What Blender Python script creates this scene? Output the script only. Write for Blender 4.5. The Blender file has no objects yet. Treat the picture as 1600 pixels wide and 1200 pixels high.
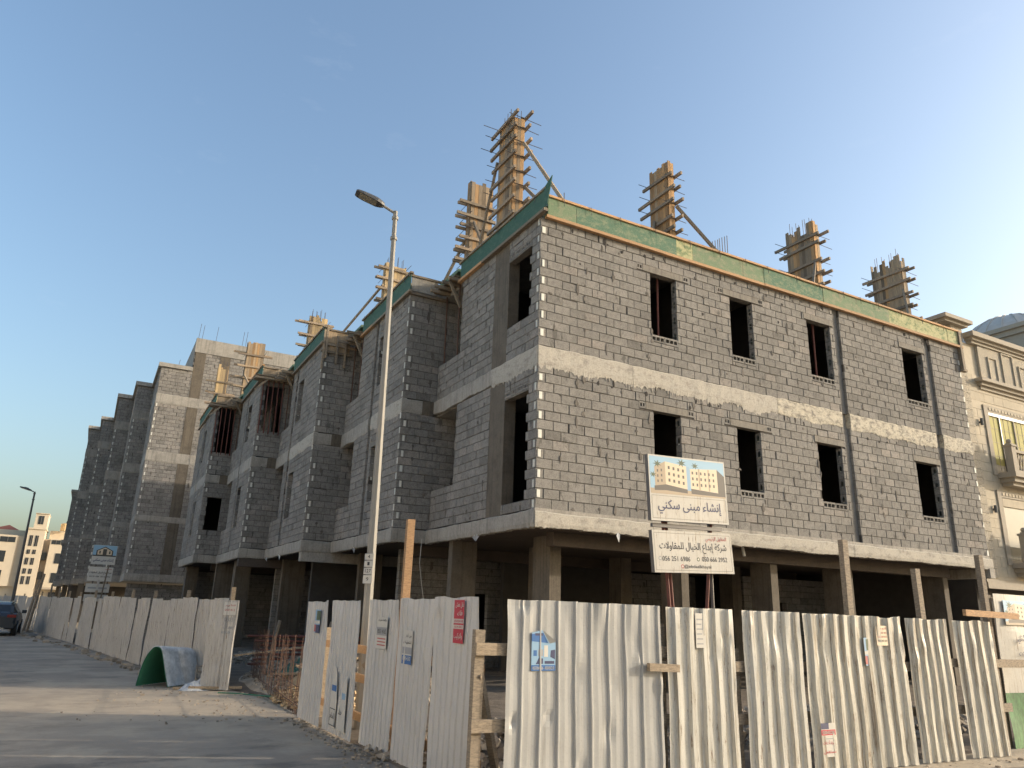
import bpy, math, random
from mathutils import Vector, Matrix, noise
R=math.radians
random.seed(7)
scn=bpy.context.scene
COL=scn.collection
# ------------------------------------------------------------------ camera, sky, sun, exposure
CAM=Vector((-7.889,-13.417,1.6535))
yaw,pit,rol=.496,.2981,.0321
fw=Vector((math.sin(yaw)*math.cos(pit),math.cos(yaw)*math.cos(pit),math.sin(pit)))
rt=Vector((math.cos(yaw),-math.sin(yaw),0)); up=rt.cross(fw)
r2=math.cos(rol)*rt+math.sin(rol)*up; u2=-math.sin(rol)*rt+math.cos(rol)*up
cd=bpy.data.cameras.new('camera'); co=bpy.data.objects.new('camera',cd); COL.objects.link(co)
cd.sensor_width=36; cd.sensor_fit='HORIZONTAL'; cd.lens=1166.7/1600*36; cd.clip_end=3000; cd.clip_start=.05
M3=Matrix((r2,u2,-fw)).transposed(); co.matrix_world=Matrix.Translation(CAM)@M3.to_4x4()
scn.camera=co
SUN_AZ=Vector((.925,-.38)).normalized(); SUN_EL=R(14)
w=bpy.data.worlds.new('World'); scn.world=w; w.use_nodes=True
nt=w.node_tree; bg=nt.nodes['Background']
sky=nt.nodes.new('ShaderNodeTexSky'); sky.sky_type='NISHITA'; sky.sun_disc=False
sky.sun_elevation=SUN_EL; sky.sun_rotation=math.atan2(SUN_AZ.x,SUN_AZ.y)
sky.air_density=1.2; sky.dust_density=4.2; sky.ozone_density=2.3; sky.altitude=20
tc=nt.nodes.new('ShaderNodeTexCoord'); mpg=nt.nodes.new('ShaderNodeMapping'); mpg.inputs['Scale'].default_value=(5,5,14)
cn=nt.nodes.new('ShaderNodeTexNoise'); cn.inputs['Scale'].default_value=2.2; cn.inputs['Detail'].default_value=8; cn.inputs['Roughness'].default_value=.62
cr0=nt.nodes.new('ShaderNodeValToRGB'); cr0.color_ramp.elements[0].position=.63; cr0.color_ramp.elements[0].color=(0,0,0,1); cr0.color_ramp.elements[1].position=.80; cr0.color_ramp.elements[1].color=(.05,.05,.05,1)
cm=nt.nodes.new('ShaderNodeMix'); cm.data_type='RGBA'; cm.inputs[7].default_value=(3.2,3.3,3.5,1)
nt.links.new(tc.outputs['Generated'],mpg.inputs[0]); nt.links.new(mpg.outputs[0],cn.inputs['Vector']); nt.links.new(cn.outputs[0],cr0.inputs[0]); nt.links.new(cr0.outputs[0],cm.inputs[0]); nt.links.new(sky.outputs[0],cm.inputs[6]); nt.links.new(cm.outputs[2],bg.inputs[0]); bg.inputs[1].default_value=.15
sl=bpy.data.lights.new('sun','SUN'); sl.energy=2.0; sl.angle=R(.8); sl.color=(1,.89,.74)
so=bpy.data.objects.new('sun',sl); COL.objects.link(so)
sdir=Vector((SUN_AZ.x*math.cos(SUN_EL),SUN_AZ.y*math.cos(SUN_EL),math.sin(SUN_EL)))
so.rotation_euler=sdir.to_track_quat('Z','Y').to_euler(); so.location=(30,-20,30)
scn.view_settings.view_transform='Standard'; scn.view_settings.look='None'
scn.view_settings.exposure=1.15; scn.view_settings.gamma=1
scn.cycles.max_bounces=5; scn.cycles.diffuse_bounces=3; scn.cycles.glossy_bounces=3

# ------------------------------------------------------------------ helpers
class MB:
    def __init__(s): s.v=[];s.f=[];s.m=[]
    def poly(s,pts,mi=0):
        n=len(s.v); s.v+= [tuple(p) for p in pts]; s.f.append(tuple(range(n,n+len(pts)))); s.m.append(mi)
    def box(s,x0,x1,y0,y1,z0,z1,mi=0):
        n=len(s.v); s.v+=[(x0,y0,z0),(x1,y0,z0),(x1,y1,z0),(x0,y1,z0),(x0,y0,z1),(x1,y0,z1),(x1,y1,z1),(x0,y1,z1)]
        for q in ((0,3,2,1),(4,5,6,7),(0,1,5,4),(1,2,6,5),(2,3,7,6),(3,0,4,7)): s.f.append(tuple(n+i for i in q)); s.m.append(mi)
    def ubox(s,o,u,nv,u0,u1,z0,z1,d0,d1,mi=0):
        """box on a wall: u along wall, outward offset from d0 to d1 (negative = into the wall)"""
        n=len(s.v)
        for z in (z0,z1):
            for (a,d) in ((u0,d1),(u1,d1),(u1,d0),(u0,d0)):
                s.v.append((o[0]+u[0]*a+nv[0]*d,o[1]+u[1]*a+nv[1]*d,z))
        for q in ((0,3,2,1),(4,5,6,7),(0,1,5,4),(1,2,6,5),(2,3,7,6),(3,0,4,7)): s.f.append(tuple(n+i for i in q)); s.m.append(mi)
    def beam(s,p0,p1,wd,ht,mi=0,upv=(0,0,1),ch=0):
        p0=Vector(p0);p1=Vector(p1);d=(p1-p0).normalized();uv=Vector(upv)
        if abs(d.dot(uv))>.98: uv=Vector((1,0,0))
        a=d.cross(uv).normalized()*wd/2; b=a.cross(d).normalized()*ht/2
        n=len(s.v)
        for p in (p0,p1):
            for (x,y) in ((-1,-1),(1,-1),(1,1),(-1,1)): s.v.append(tuple(p+a*x+b*y))
        for q in ((0,1,2,3),(7,6,5,4),(0,4,5,1),(1,5,6,2),(2,6,7,3),(3,7,4,0)): s.f.append(tuple(n+i for i in q)); s.m.append(mi)
    def cyl(s,p0,p1,r0,r1=None,k=8,mi=0,cap=True):
        if r1 is None:r1=r0
        p0=Vector(p0);p1=Vector(p1);d=(p1-p0).normalized();uv=Vector((0,0,1)) if abs(d.z)<.95 else Vector((1,0,0))
        a=d.cross(uv).normalized();b=a.cross(d)
        n=len(s.v)
        for p,r in ((p0,r0),(p1,r1)):
            for i in range(k):
                t=2*math.pi*i/k; s.v.append(tuple(p+(a*math.cos(t)+b*math.sin(t))*r))
        for i in range(k):
            j=(i+1)%k; s.f.append((n+i,n+j,n+k+j,n+k+i)); s.m.append(mi)
        if cap:
            s.f.append(tuple(n+i for i in reversed(range(k)))); s.m.append(mi)
            s.f.append(tuple(n+k+i for i in range(k))); s.m.append(mi)
    def add(s,me,mat,mi=0):
        n=len(s.v); s.v+=[tuple(mat@v.co) for v in me.vertices]
        for p in me.polygons: s.f.append(tuple(n+i for i in p.vertices)); s.m.append(mi)
    def block(s,o,u,nv,u0,u1,z0,z1,j,dep=.19,c=.007,mi=0):
        n=len(s.v); g=.006
        a0,a1,b0,b1=u0+g,u1-g,z0+g,z1-g
        def P(a,z,d): return (o[0]+u[0]*a+nv[0]*d,o[1]+u[1]*a+nv[1]*d,z)
        r=lambda:random.uniform(-.003,.003)
        for (a,z) in ((a0+c,b0+c),(a1-c,b0+c),(a1-c,b1-c),(a0+c,b1-c)): s.v.append(P(a+r(),z+r(),j+r()*.5))
        for (a,z) in ((a0,b0),(a1,b0),(a1,b1),(a0,b1)): s.v.append(P(a,z,j-c))
        for (a,z) in ((a0,b0),(a1,b0),(a1,b1),(a0,b1)): s.v.append(P(a,z,-dep))
        fl=(u[0]*nv[1]-u[1]*nv[0])>0   # orientation
        qs=[(0,1,2,3)]+[(4+i,4+(i+1)%4,(i+1)%4,i) for i in range(4)]+[(8+i,8+(i+1)%4,4+(i+1)%4,4+i) for i in range(4)]
        for q in qs:
            q=tuple(n+i for i in q); s.f.append(tuple(reversed(q)) if fl else q); s.m.append(mi)
    def build(s,name,mats,parent=None,label=None,stuff=False,smooth=False):
        if not isinstance(mats,(list,tuple)): mats=[mats]
        off=Vector(root(parent).location) if parent else Vector((0,0,0))
        me=bpy.data.meshes.new(name); me.from_pydata([(v[0]-off.x,v[1]-off.y,v[2]-off.z) for v in s.v],[],s.f)
        for m in mats: me.materials.append(m)
        if len(mats)>1: me.polygons.foreach_set('material_index',s.m)
        if smooth: me.polygons.foreach_set('use_smooth',[True]*len(me.polygons))
        me.update(); o=bpy.data.objects.new(name,me); COL.objects.link(o)
        if parent: o.parent=parent
        if label: o['label']=label
        if stuff: o['kind']='stuff'
        return o
def root(o):
    while o.parent: o=o.parent
    return o
def thing(name,loc,label,cat,group=None):
    o=bpy.data.objects.new(name,None); o.empty_display_size=.2; COL.objects.link(o); o.location=loc
    o['label']=label;o['category']=cat
    if group:o['group']=group
    return o
def tag(o,label=None,cat=None,group=None,kind=None):
    if label:o['label']=label
    if cat:o['category']=cat
    if group:o['group']=group
    if kind:o['kind']=kind
    return o
# ------------------------------------------------------------------ materials
def newmat(name):
    m=bpy.data.materials.new(name); m.use_nodes=True; t=m.node_tree
    return m,t,t.nodes['Principled BSDF'],t.nodes.new,t.links.new
def noise_node(t,scale,detail=5,rough=.6,vec=None,stretch=None,coord='Object'):
    n=t.nodes.new('ShaderNodeTexNoise'); n.inputs['Scale'].default_value=scale;n.inputs['Detail'].default_value=detail;n.inputs['Roughness'].default_value=rough
    if coord=='World':
        g=t.nodes.new('ShaderNodeNewGeometry'); src=g.outputs['Position']
    else:
        c=t.nodes.new('ShaderNodeTexCoord'); src=c.outputs['Object']
    if stretch:
        mp=t.nodes.new('ShaderNodeMapping'); mp.inputs['Scale'].default_value=stretch; t.links.new(src,mp.inputs[0]); src=mp.outputs[0]
    t.links.new(src,n.inputs['Vector']); return n
def ramp(t,src,stops):
    r=t.nodes.new('ShaderNodeValToRGB'); el=r.color_ramp.elements
    while len(el)<len(stops): el.new(.5)
    for e,(p,c) in zip(el,stops): e.position=p; e.color=(c[0],c[1],c[2],1) if isinstance(c,(tuple,list)) else (c,c,c,1)
    t.links.new(src,r.inputs[0]); return r
def mix(t,a,b,fac,mode='MIX'):
    n=t.nodes.new('ShaderNodeMix'); n.data_type='RGBA'; n.blend_type=mode
    for sock,val in ((n.inputs[6],a),(n.inputs[7],b),(n.inputs[0],fac)):
        if hasattr(val,'is_linked'): t.links.new(val,sock)
        elif isinstance(val,(int,float)): sock.default_value=val if sock==n.inputs[0] else (val,val,val,1)
        else: sock.default_value=(*val,1)
    return n.outputs[2]
def piece_random(t):
    g=t.nodes.new('ShaderNodeNewGeometry'); oi=t.nodes.new('ShaderNodeObjectInfo')
    a=t.nodes.new('ShaderNodeMath'); a.operation='ADD'; t.links.new(g.outputs['Random Per Island'],a.inputs[0]); t.links.new(oi.outputs['Random'],a.inputs[1])
    f=t.nodes.new('ShaderNodeMath'); f.operation='FRACT'; t.links.new(a.outputs[0],f.inputs[0]); return f.outputs[0]
def bump(t,bs,h,strength,dist=.01):
    b=t.nodes.new('ShaderNodeBump'); b.inputs['Strength'].default_value=strength; b.inputs['Distance'].default_value=dist
    t.links.new(h,b.inputs['Height']); t.links.new(b.outputs[0],bs.inputs['Normal'])
def mat_simple(name,c,rough=.7,metal=0,var=.15,scale=8,bumpk=.2,stretch=None,piece=0.,c2=None,coord='World',bd=.01):
    m,t,bs,N,L=newmat(name)
    n=noise_node(t,scale,6,.65,stretch=stretch,coord=coord)
    dk=tuple(x*(1-var) for x in c); lt=tuple(min(1,x*(1+var)) for x in c)
    if c2: dk=c2
    r=ramp(t,n.outputs[0],[(.3,dk),(.7,lt)]); col=r.outputs[0]
    if piece:
        p=piece_random(t); rr=ramp(t,p,[(0,1-piece),(1,1+piece)]); col=mix(t,col,rr.outputs[0],1.0,'MULTIPLY')
    L(col,bs.inputs['Base Color']); bs.inputs['Roughness'].default_value=rough; bs.inputs['Metallic'].default_value=metal
    if bumpk:
        n2=noise_node(t,scale*6,6,.7,stretch=stretch,coord=coord); bump(t,bs,n2.outputs[0],bumpk,bd)
    return m
def mat_flat(name,c,rough=.6,metal=0,emit=0):
    m,t,bs,N,L=newmat(name); bs.inputs['Base Color'].default_value=(*c,1); bs.inputs['Roughness'].default_value=rough; bs.inputs['Metallic'].default_value=metal
    return m
def mat_block(name,base):
    m,t,bs,N,L=newmat(name)
    p=piece_random(t); tint=ramp(t,p,[(0,tuple(x*.72 for x in base)),(.08,tuple(x*.9 for x in base)),(.5,base),(.92,tuple(x*1.08 for x in base)),(1,(base[0]*1.2,base[1]*1.15,base[2]*1.12))])
    sp=noise_node(t,48,5,.85,coord='World'); spk=ramp(t,sp.outputs[0],[(.34,.5),(.52,1.0),(.7,1.3)])
    col=mix(t,tint.outputs[0],spk.outputs[0],.85,'MULTIPLY')
    mo=noise_node(t,9,5,.7,coord='World'); mor=ramp(t,mo.outputs[0],[(.32,.72),(.5,1.),(.7,1.16)]); col=mix(t,col,mor.outputs[0],.9,'MULTIPLY')
    bl=noise_node(t,.55,5,.6,coord='World'); blr=ramp(t,bl.outputs[0],[(.35,.84),(.65,1.1)])
    col=mix(t,col,blr.outputs[0],.8,'MULTIPLY')
    st=noise_node(t,2.2,5,.75,stretch=(1.6,1.6,.75),coord='World'); sr=ramp(t,st.outputs[0],[(.585,0.),(.64,.9)])
    col=mix(t,col,tuple(x*.5 for x in base),sr.outputs[0])
    L(col,bs.inputs['Base Color']); bs.inputs['Roughness'].default_value=.95; bs.inputs['Specular IOR Level'].default_value=.2
    hb=noise_node(t,60,5,.8,coord='World'); bump(t,bs,hb.outputs[0],.55,.012)
    return m
def mat_concrete(name,base,stain=.5,streak=True,bs_=.35):
    m,t,bs,N,L=newmat(name)
    a=noise_node(t,2.5,7,.7,coord='World'); r=ramp(t,a.outputs[0],[(.3,tuple(x*(1-stain*.55) for x in base)),(.52,base),(.75,tuple(min(1,x*1.12) for x in base))]); col=r.outputs[0]
    b=noise_node(t,22,5,.7,coord='World'); rb=ramp(t,b.outputs[0],[(.35,.8),(.6,1.05)]); col=mix(t,col,rb.outputs[0],.8,'MULTIPLY')
    if streak:
        s=noise_node(t,3.2,4,.7,stretch=(3,3,.12),coord='World'); rs=ramp(t,s.outputs[0],[(.5,1.),(.72,1-stain)]); col=mix(t,col,rs.outputs[0],.8,'MULTIPLY')
    L(col,bs.inputs['Base Color']); bs.inputs['Roughness'].default_value=.9
    h=noise_node(t,35,6,.75,coord='World'); bump(t,bs,h.outputs[0],bs_,.02)
    return m
def mat_patchy(name,base,dark,thr=.52,scale=3.5,bs_=.5):
    """rough concrete with worn-off patches"""
    m,t,bs,N,L=newmat(name)
    a=noise_node(t,scale,8,.75,stretch=(1,1,1.6),coord='World'); r=ramp(t,a.outputs[0],[(thr-.07,base),(thr+.09,dark)])
    b=noise_node(t,30,5,.7,coord='World'); rb=ramp(t,b.outputs[0],[(.35,.75),(.6,1.05)]); col=mix(t,r.outputs[0],rb.outputs[0],.8,'MULTIPLY')
    L(col,bs.inputs['Base Color']); bs.inputs['Roughness'].default_value=.92
    h=noise_node(t,28,7,.8,coord='World'); bump(t,bs,h.outputs[0],bs_,.03); return m
def mat_wood(name,base,dark,stretch=(6,6,.5),piece=.25):
    m,t,bs,N,L=newmat(name)
    a=noise_node(t,9,7,.7,stretch=stretch,coord='World'); r=ramp(t,a.outputs[0],[(.32,dark),(.6,base),(.8,tuple(min(1,x*1.2) for x in base))]); col=r.outputs[0]
    p=piece_random(t); rr=ramp(t,p,[(0,(1-piece,1-piece,1-piece)),(.6,(1,1,1)),(1,(1+piece,1+piece*.85,1+piece*.6))]); col=mix(t,col,rr.outputs[0],1.,'MULTIPLY')
    L(col,bs.inputs['Base Color']); bs.inputs['Roughness'].default_value=.85
    h=noise_node(t,30,6,.7,stretch=stretch,coord='World'); bump(t,bs,h.outputs[0],.4,.008); return m
def mat_sheet(name,base,dirt,rust=0.,rough=.42):
    m,t,bs,N,L=newmat(name)
    a=noise_node(t,1.2,6,.7,coord='World'); r=ramp(t,a.outputs[0],[(.3,tuple(x*.86 for x in base)),(.7,base)]); col=r.outputs[0]
    s=noise_node(t,11,6,.8,stretch=(2.5,2.5,.07),coord='World'); rs=ramp(t,s.outputs[0],[(.55-.07*rust,0.),(.66-.06*rust,.85 if rust else .45)]); col=mix(t,col,dirt,rs.outputs[0])
    d=noise_node(t,40,4,.8,coord='World'); rd=ramp(t,d.outputs[0],[(.3,.7),(.45,1.)]); col=mix(t,col,rd.outputs[0],.5,'MULTIPLY')
    if rust:
        q=noise_node(t,13,7,.85,stretch=(2,2,.22),coord='World'); rq=ramp(t,q.outputs[0],[(.585-.02*rust,0.),(.64,.95)]); col=mix(t,col,(.13,.075,.04),rq.outputs[0])
    L(col,bs.inputs['Base Color']); bs.inputs['Roughness'].default_value=rough; bs.inputs['Specular IOR Level'].default_value=.4
    h=noise_node(t,7,4,.6,coord='World'); bump(t,bs,h.outputs[0],.12,.03); return m

m_block=mat_block('block',(.248,.234,.213)); m_block2=mat_block('block_far',(.27,.253,.23))
m_smear=mat_simple('mortar_smear',(.125,.112,.097),.95,var=.3,scale=14,bumpk=.6,piece=.25)
m_hole_shade=mat_simple('painted_hole_shade',(.035,.03,.027),.95,scale=30)
m_mortar=mat_simple('mortar',(.07,.062,.054),.95,var=.35,scale=20,bumpk=.5)
m_chase=mat_concrete('chase_render',(.20,.19,.175),.4)
m_lintel=mat_concrete('lintel_concrete',(.215,.195,.165),.5)
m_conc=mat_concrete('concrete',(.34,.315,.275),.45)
m_band=mat_patchy('slab_edge',(.44,.405,.345),(.25,.23,.20),.58,3.0,.45)
m_bandrough=mat_patchy('slab_edge_rough',(.55,.50,.40),(.22,.20,.175),.53,4.5,.7)
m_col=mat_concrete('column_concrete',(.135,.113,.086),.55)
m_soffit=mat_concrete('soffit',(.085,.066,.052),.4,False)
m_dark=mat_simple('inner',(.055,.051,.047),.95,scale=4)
m_foam=mat_simple('polystyrene',(.66,.65,.58),.8,var=.06,scale=30,bumpk=.1)
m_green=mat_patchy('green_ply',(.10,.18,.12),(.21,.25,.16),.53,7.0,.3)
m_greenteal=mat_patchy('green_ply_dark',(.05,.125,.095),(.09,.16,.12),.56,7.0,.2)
m_green2=mat_patchy('green_ply_worn',(.17,.235,.14),(.29,.28,.19),.55,4.0,.25)
m_green3=mat_patchy('green_ply_bare',(.45,.43,.24),(.16,.22,.11),.53,5.0,.3)
m_timber=mat_wood('timber',(.31,.25,.18),(.14,.11,.08),(2,2,8),.3)
m_timberO=mat_wood('timber_orange',(.48,.29,.15),(.28,.17,.09),(2,2,8),.25)
m_plank=mat_wood('plank',(.34,.26,.175),(.15,.115,.075),(12,12,.4),.5)
m_plankO=mat_wood('plank_orange',(.43,.265,.125),(.25,.155,.08),(9,9,.5),.3)
m_plankL=mat_wood('plank_pale',(.48,.36,.20),(.28,.20,.11),(12,12,.4),.4)
m_yoke=mat_wood('yoke',(.36,.28,.20),(.17,.13,.09),(3,3,3),.35)
m_steel=mat_simple('rebar_steel',(.10,.085,.08),.6,.4,scale=20,bumpk=.1)
m_rust=mat_simple('rusty_steel',(.13,.07,.045),.85,.1,scale=25,bumpk=.3,c2=(.07,.04,.03))
m_redprop=mat_simple('red_prop',(.15,.05,.037),.7,.1,scale=9,bumpk=.2,c2=(.10,.035,.025))
m_sheetL=mat_sheet('sheet_grey',(.56,.545,.515),(.38,.355,.32))
m_sheetF=mat_sheet('sheet_far',(.50,.47,.425),(.31,.275,.23),.35)
m_sheetA=mat_sheet('sheet_white',(.40,.395,.375),(.27,.25,.21))
m_sheetB=mat_sheet('sheet_dirty',(.58,.555,.48),(.24,.19,.135),.9)
m_sheetC=mat_sheet('sheet_streaked',(.57,.55,.49),(.31,.265,.20),.45)
m_zinc=mat_simple('zinc',(.52,.52,.51),.7,.0,var=.35,scale=6,bumpk=.15)
m_greenpaint=mat_simple('green_paint',(.03,.16,.08),.45,0,var=.12,scale=6,bumpk=.05)
m_pole=mat_simple('lamp_pole',(.25,.235,.205),.65,.0,var=.08,scale=5,bumpk=.05)
m_lampdark=mat_simple('lamp_head',(.085,.085,.085),.5,.2,scale=10,bumpk=.05)
m_lens=mat_flat('lamp_lens',(.25,.24,.20),.25)
m_white=mat_simple('white_print',(.55,.525,.47),.5,var=.04,scale=6,bumpk=.05)
m_whitedirty=mat_sheet('sign_white',(.56,.53,.47),(.36,.29,.20),.12,.5)
m_black=mat_flat('black_print',(.03,.03,.035),.6)
m_navy=mat_flat('navy_print',(.035,.04,.10),.6)
m_red=mat_flat('red_print',(.45,.03,.05),.6)
m_redw=mat_flat('red_worn',(.40,.10,.09),.6)
m_blue=mat_flat('blue_print',(.03,.12,.32),.6)
m_blue2=mat_flat('pale_blue_print',(.22,.36,.50),.6)
m_greyp=mat_flat('grey_print',(.30,.30,.30),.6)
m_skyp=mat_flat('sky_print',(.25,.42,.55),.6)
m_creamp=mat_flat('cream_print',(.62,.50,.35),.6)
m_creamp2=mat_flat('cream_print_shade',(.36,.28,.19),.6)
m_winp=mat_flat('window_print',(.07,.06,.05),.6)
m_palmp=mat_flat('palm_print',(.05,.08,.035),.6)
m_framew=mat_flat('sign_frame',(.10,.09,.085),.5)
m_frameb=mat_flat('sign_border',(.20,.18,.15),.6)
m_cream=mat_simple('cream_stone',(.47,.41,.315),.8,var=.09,scale=5,bumpk=.15,piece=.06)
m_cream2=mat_simple('cream_rusticated',(.46,.41,.33),.9,var=.2,scale=30,bumpk=.8,piece=.08,bd=.03)
m_trim=mat_simple('stone_trim',(.38,.335,.27),.8,var=.08,scale=8,bumpk=.15)
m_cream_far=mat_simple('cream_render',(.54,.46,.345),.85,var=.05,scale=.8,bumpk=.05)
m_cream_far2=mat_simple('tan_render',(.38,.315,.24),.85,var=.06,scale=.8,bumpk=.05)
m_glassdk=mat_flat('dark_glass',(.03,.035,.04),.12)
m_gold_refl=mat_simple('painted_gold_reflection',(.40,.36,.13),.7,0,var=.12,scale=1.2,bumpk=0)  # matte yellow paints in the reflection on the panes
m_blind=mat_simple('roller_blind',(.27,.25,.19),.5,var=.04,scale=3,bumpk=.05)
m_dome=mat_simple('dome_zinc',(.52,.48,.43),.6,.0,var=.1,scale=3,bumpk=.05)
m_roofred=mat_simple('red_tiles',(.42,.13,.07),.85,scale=3)
m_tank=mat_simple('water_tank',(.58,.40,.20),.6,scale=2)
m_plastic=mat_simple('plastic_film',(.62,.63,.63),.35,var=.2,scale=9,bumpk=.6,bd=.05)
m_rubble=mat_simple('rubble',(.30,.25,.19),.95,var=.3,scale=8,bumpk=.5,piece=.45)
m_rubbleO=mat_simple('rubble_ochre',(.42,.30,.17),.95,var=.3,scale=8,bumpk=.5,piece=.5)
m_carbody=mat_flat('car_paint',(.045,.05,.06),.25,.5)
m_tyre=mat_flat('tyre',(.02,.02,.02),.85)
m_chrome=mat_flat('chrome',(.5,.5,.5),.2,1)
m_taillight=mat_flat('tail_light',(.18,.01,.01),.2)
m_net=mat_simple('green_net',(.03,.10,.075),.8,var=.4,scale=14,bumpk=.5)
for m_ in (m_gold_refl,m_blind,m_white,m_whitedirty,m_cream,m_cream2,m_trim,m_zinc,m_plastic): m_.node_tree.nodes['Principled BSDF'].inputs['Specular IOR Level'].default_value=.12
for m_ in (m_sheetA,m_sheetB,m_sheetC,m_sheetF,m_sheetL): m_.node_tree.nodes['Principled BSDF'].inputs['Specular IOR Level'].default_value=.25
# ------------------------------------------------------------------ ground
def mat_road():
    m,t,bs,N,L=newmat('asphalt')
    a=noise_node(t,.35,6,.65,coord='World'); r=ramp(t,a.outputs[0],[(.3,(.205,.172,.135)),(.55,(.28,.235,.185)),(.75,(.36,.30,.23))]); col=r.outputs[0]
    f=noise_node(t,70,3,.8,coord='World'); rf=ramp(t,f.outputs[0],[(.35,.75),(.65,1.2)]); col=mix(t,col,rf.outputs[0],.8,'MULTIPLY')
    s=noise_node(t,1.0,6,.7,stretch=(.6,1.8,1),coord='World'); rs=ramp(t,s.outputs[0],[(.53,0.),(.63,.8)]); col=mix(t,col,(.125,.108,.088),rs.outputs[0])
    d=noise_node(t,.8,7,.7,coord='World'); rd=ramp(t,d.outputs[0],[(.48,0.),(.60,.7)]); col=mix(t,col,(.38,.32,.24),rd.outputs[0])
    v=N('ShaderNodeTexVoronoi'); v.feature='DISTANCE_TO_EDGE'; v.inputs['Scale'].default_value=.32
    g=N('ShaderNodeNewGeometry'); dn=noise_node(t,1.2,4,.6,coord='World')
    ad=N('ShaderNodeVectorMath'); ad.operation='ADD'; L(g.outputs['Position'],ad.inputs[0]); L(dn.outputs['Color'],ad.inputs[1]); L(ad.outputs[0],v.inputs['Vector'])
    rv=ramp(t,v.outputs['Distance'],[(0,.7),(.006,1.)]); col=mix(t,col,rv.outputs[0],.5,'MULTIPLY')
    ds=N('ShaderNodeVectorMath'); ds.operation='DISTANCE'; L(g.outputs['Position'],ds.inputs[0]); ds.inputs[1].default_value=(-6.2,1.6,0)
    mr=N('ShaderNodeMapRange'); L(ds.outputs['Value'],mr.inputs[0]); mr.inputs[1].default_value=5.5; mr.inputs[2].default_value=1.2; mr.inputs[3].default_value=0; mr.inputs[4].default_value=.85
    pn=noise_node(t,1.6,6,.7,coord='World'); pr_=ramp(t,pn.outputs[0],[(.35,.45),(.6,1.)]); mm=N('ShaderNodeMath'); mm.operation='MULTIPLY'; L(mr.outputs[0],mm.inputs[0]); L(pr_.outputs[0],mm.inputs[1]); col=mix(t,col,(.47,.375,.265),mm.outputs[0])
    L(col,bs.inputs['Base Color']); bs.inputs['Roughness'].default_value=.88
    bump(t,bs,f.outputs[0],.4,.01); return m
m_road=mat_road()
m_dirt=mat_simple('dirt',(.42,.345,.25),.95,var=.35,scale=1.6,bumpk=.6,bd=.05)
m_yard=mat_simple('yard_earth',(.15,.118,.086),.95,var=.4,scale=2.2,bumpk=.8,bd=.06)
b=MB(); b.poly([(-900,-900,-.012),(900,-900,-.012),(900,900,-.012),(-900,900,-.012)]); tag(b.build('ground',m_dirt),kind='structure')
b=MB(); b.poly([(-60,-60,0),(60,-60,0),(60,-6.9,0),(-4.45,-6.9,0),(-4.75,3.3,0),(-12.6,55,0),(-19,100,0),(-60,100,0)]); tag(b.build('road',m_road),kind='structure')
def gnd(x,y): return .05*noise.noise(Vector((x*.8,y*.8,3)))+.04*noise.noise(Vector((x*2.7,y*2.7,1)))
b=MB(); nx,ny=90,100; x0,x1,y0,y1=-4.6,18,-6.75,33
def fx(i,j):
    y=y0+(y1-y0)*(j/ny)**1.3; xl=(-4.55 if y<3 else -4.75-.15*y+.35); xx=xl+(x1-xl)*(i/nx)**1.3
    e=min(1,(xx-xl)/.5,(y-y0)/.4); return (xx,y,.004+max(0,e)*(.03+max(-.02,gnd(xx,y))))
for j in range(ny+1):
    for i in range(nx+1): b.v.append(fx(i,j))
for j in range(ny):
    for i in range(nx):
        n=j*(nx+1)+i; b.f.append((n,n+1,n+nx+2,n+nx+1)); b.m.append(0)
tag(b.build('site_earth',m_yard,smooth=True),kind='structure')
# dusty verge in front of the front fence
b=MB(); k=60
for i in range(k+1):
    x=-4.4+i*26/k; b.v.append((x,-6.95-.25-.25*abs(noise.noise(Vector((x*.9,0,0))))-max(0,(x-1)*.12),.004)); b.v.append((x,-6.6,.012))
for i in range(k): b.f.append((2*i,2*i+2,2*i+3,2*i+1)); b.m.append(0)
tag(b.build('verge',m_dirt),kind='structure')

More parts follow.
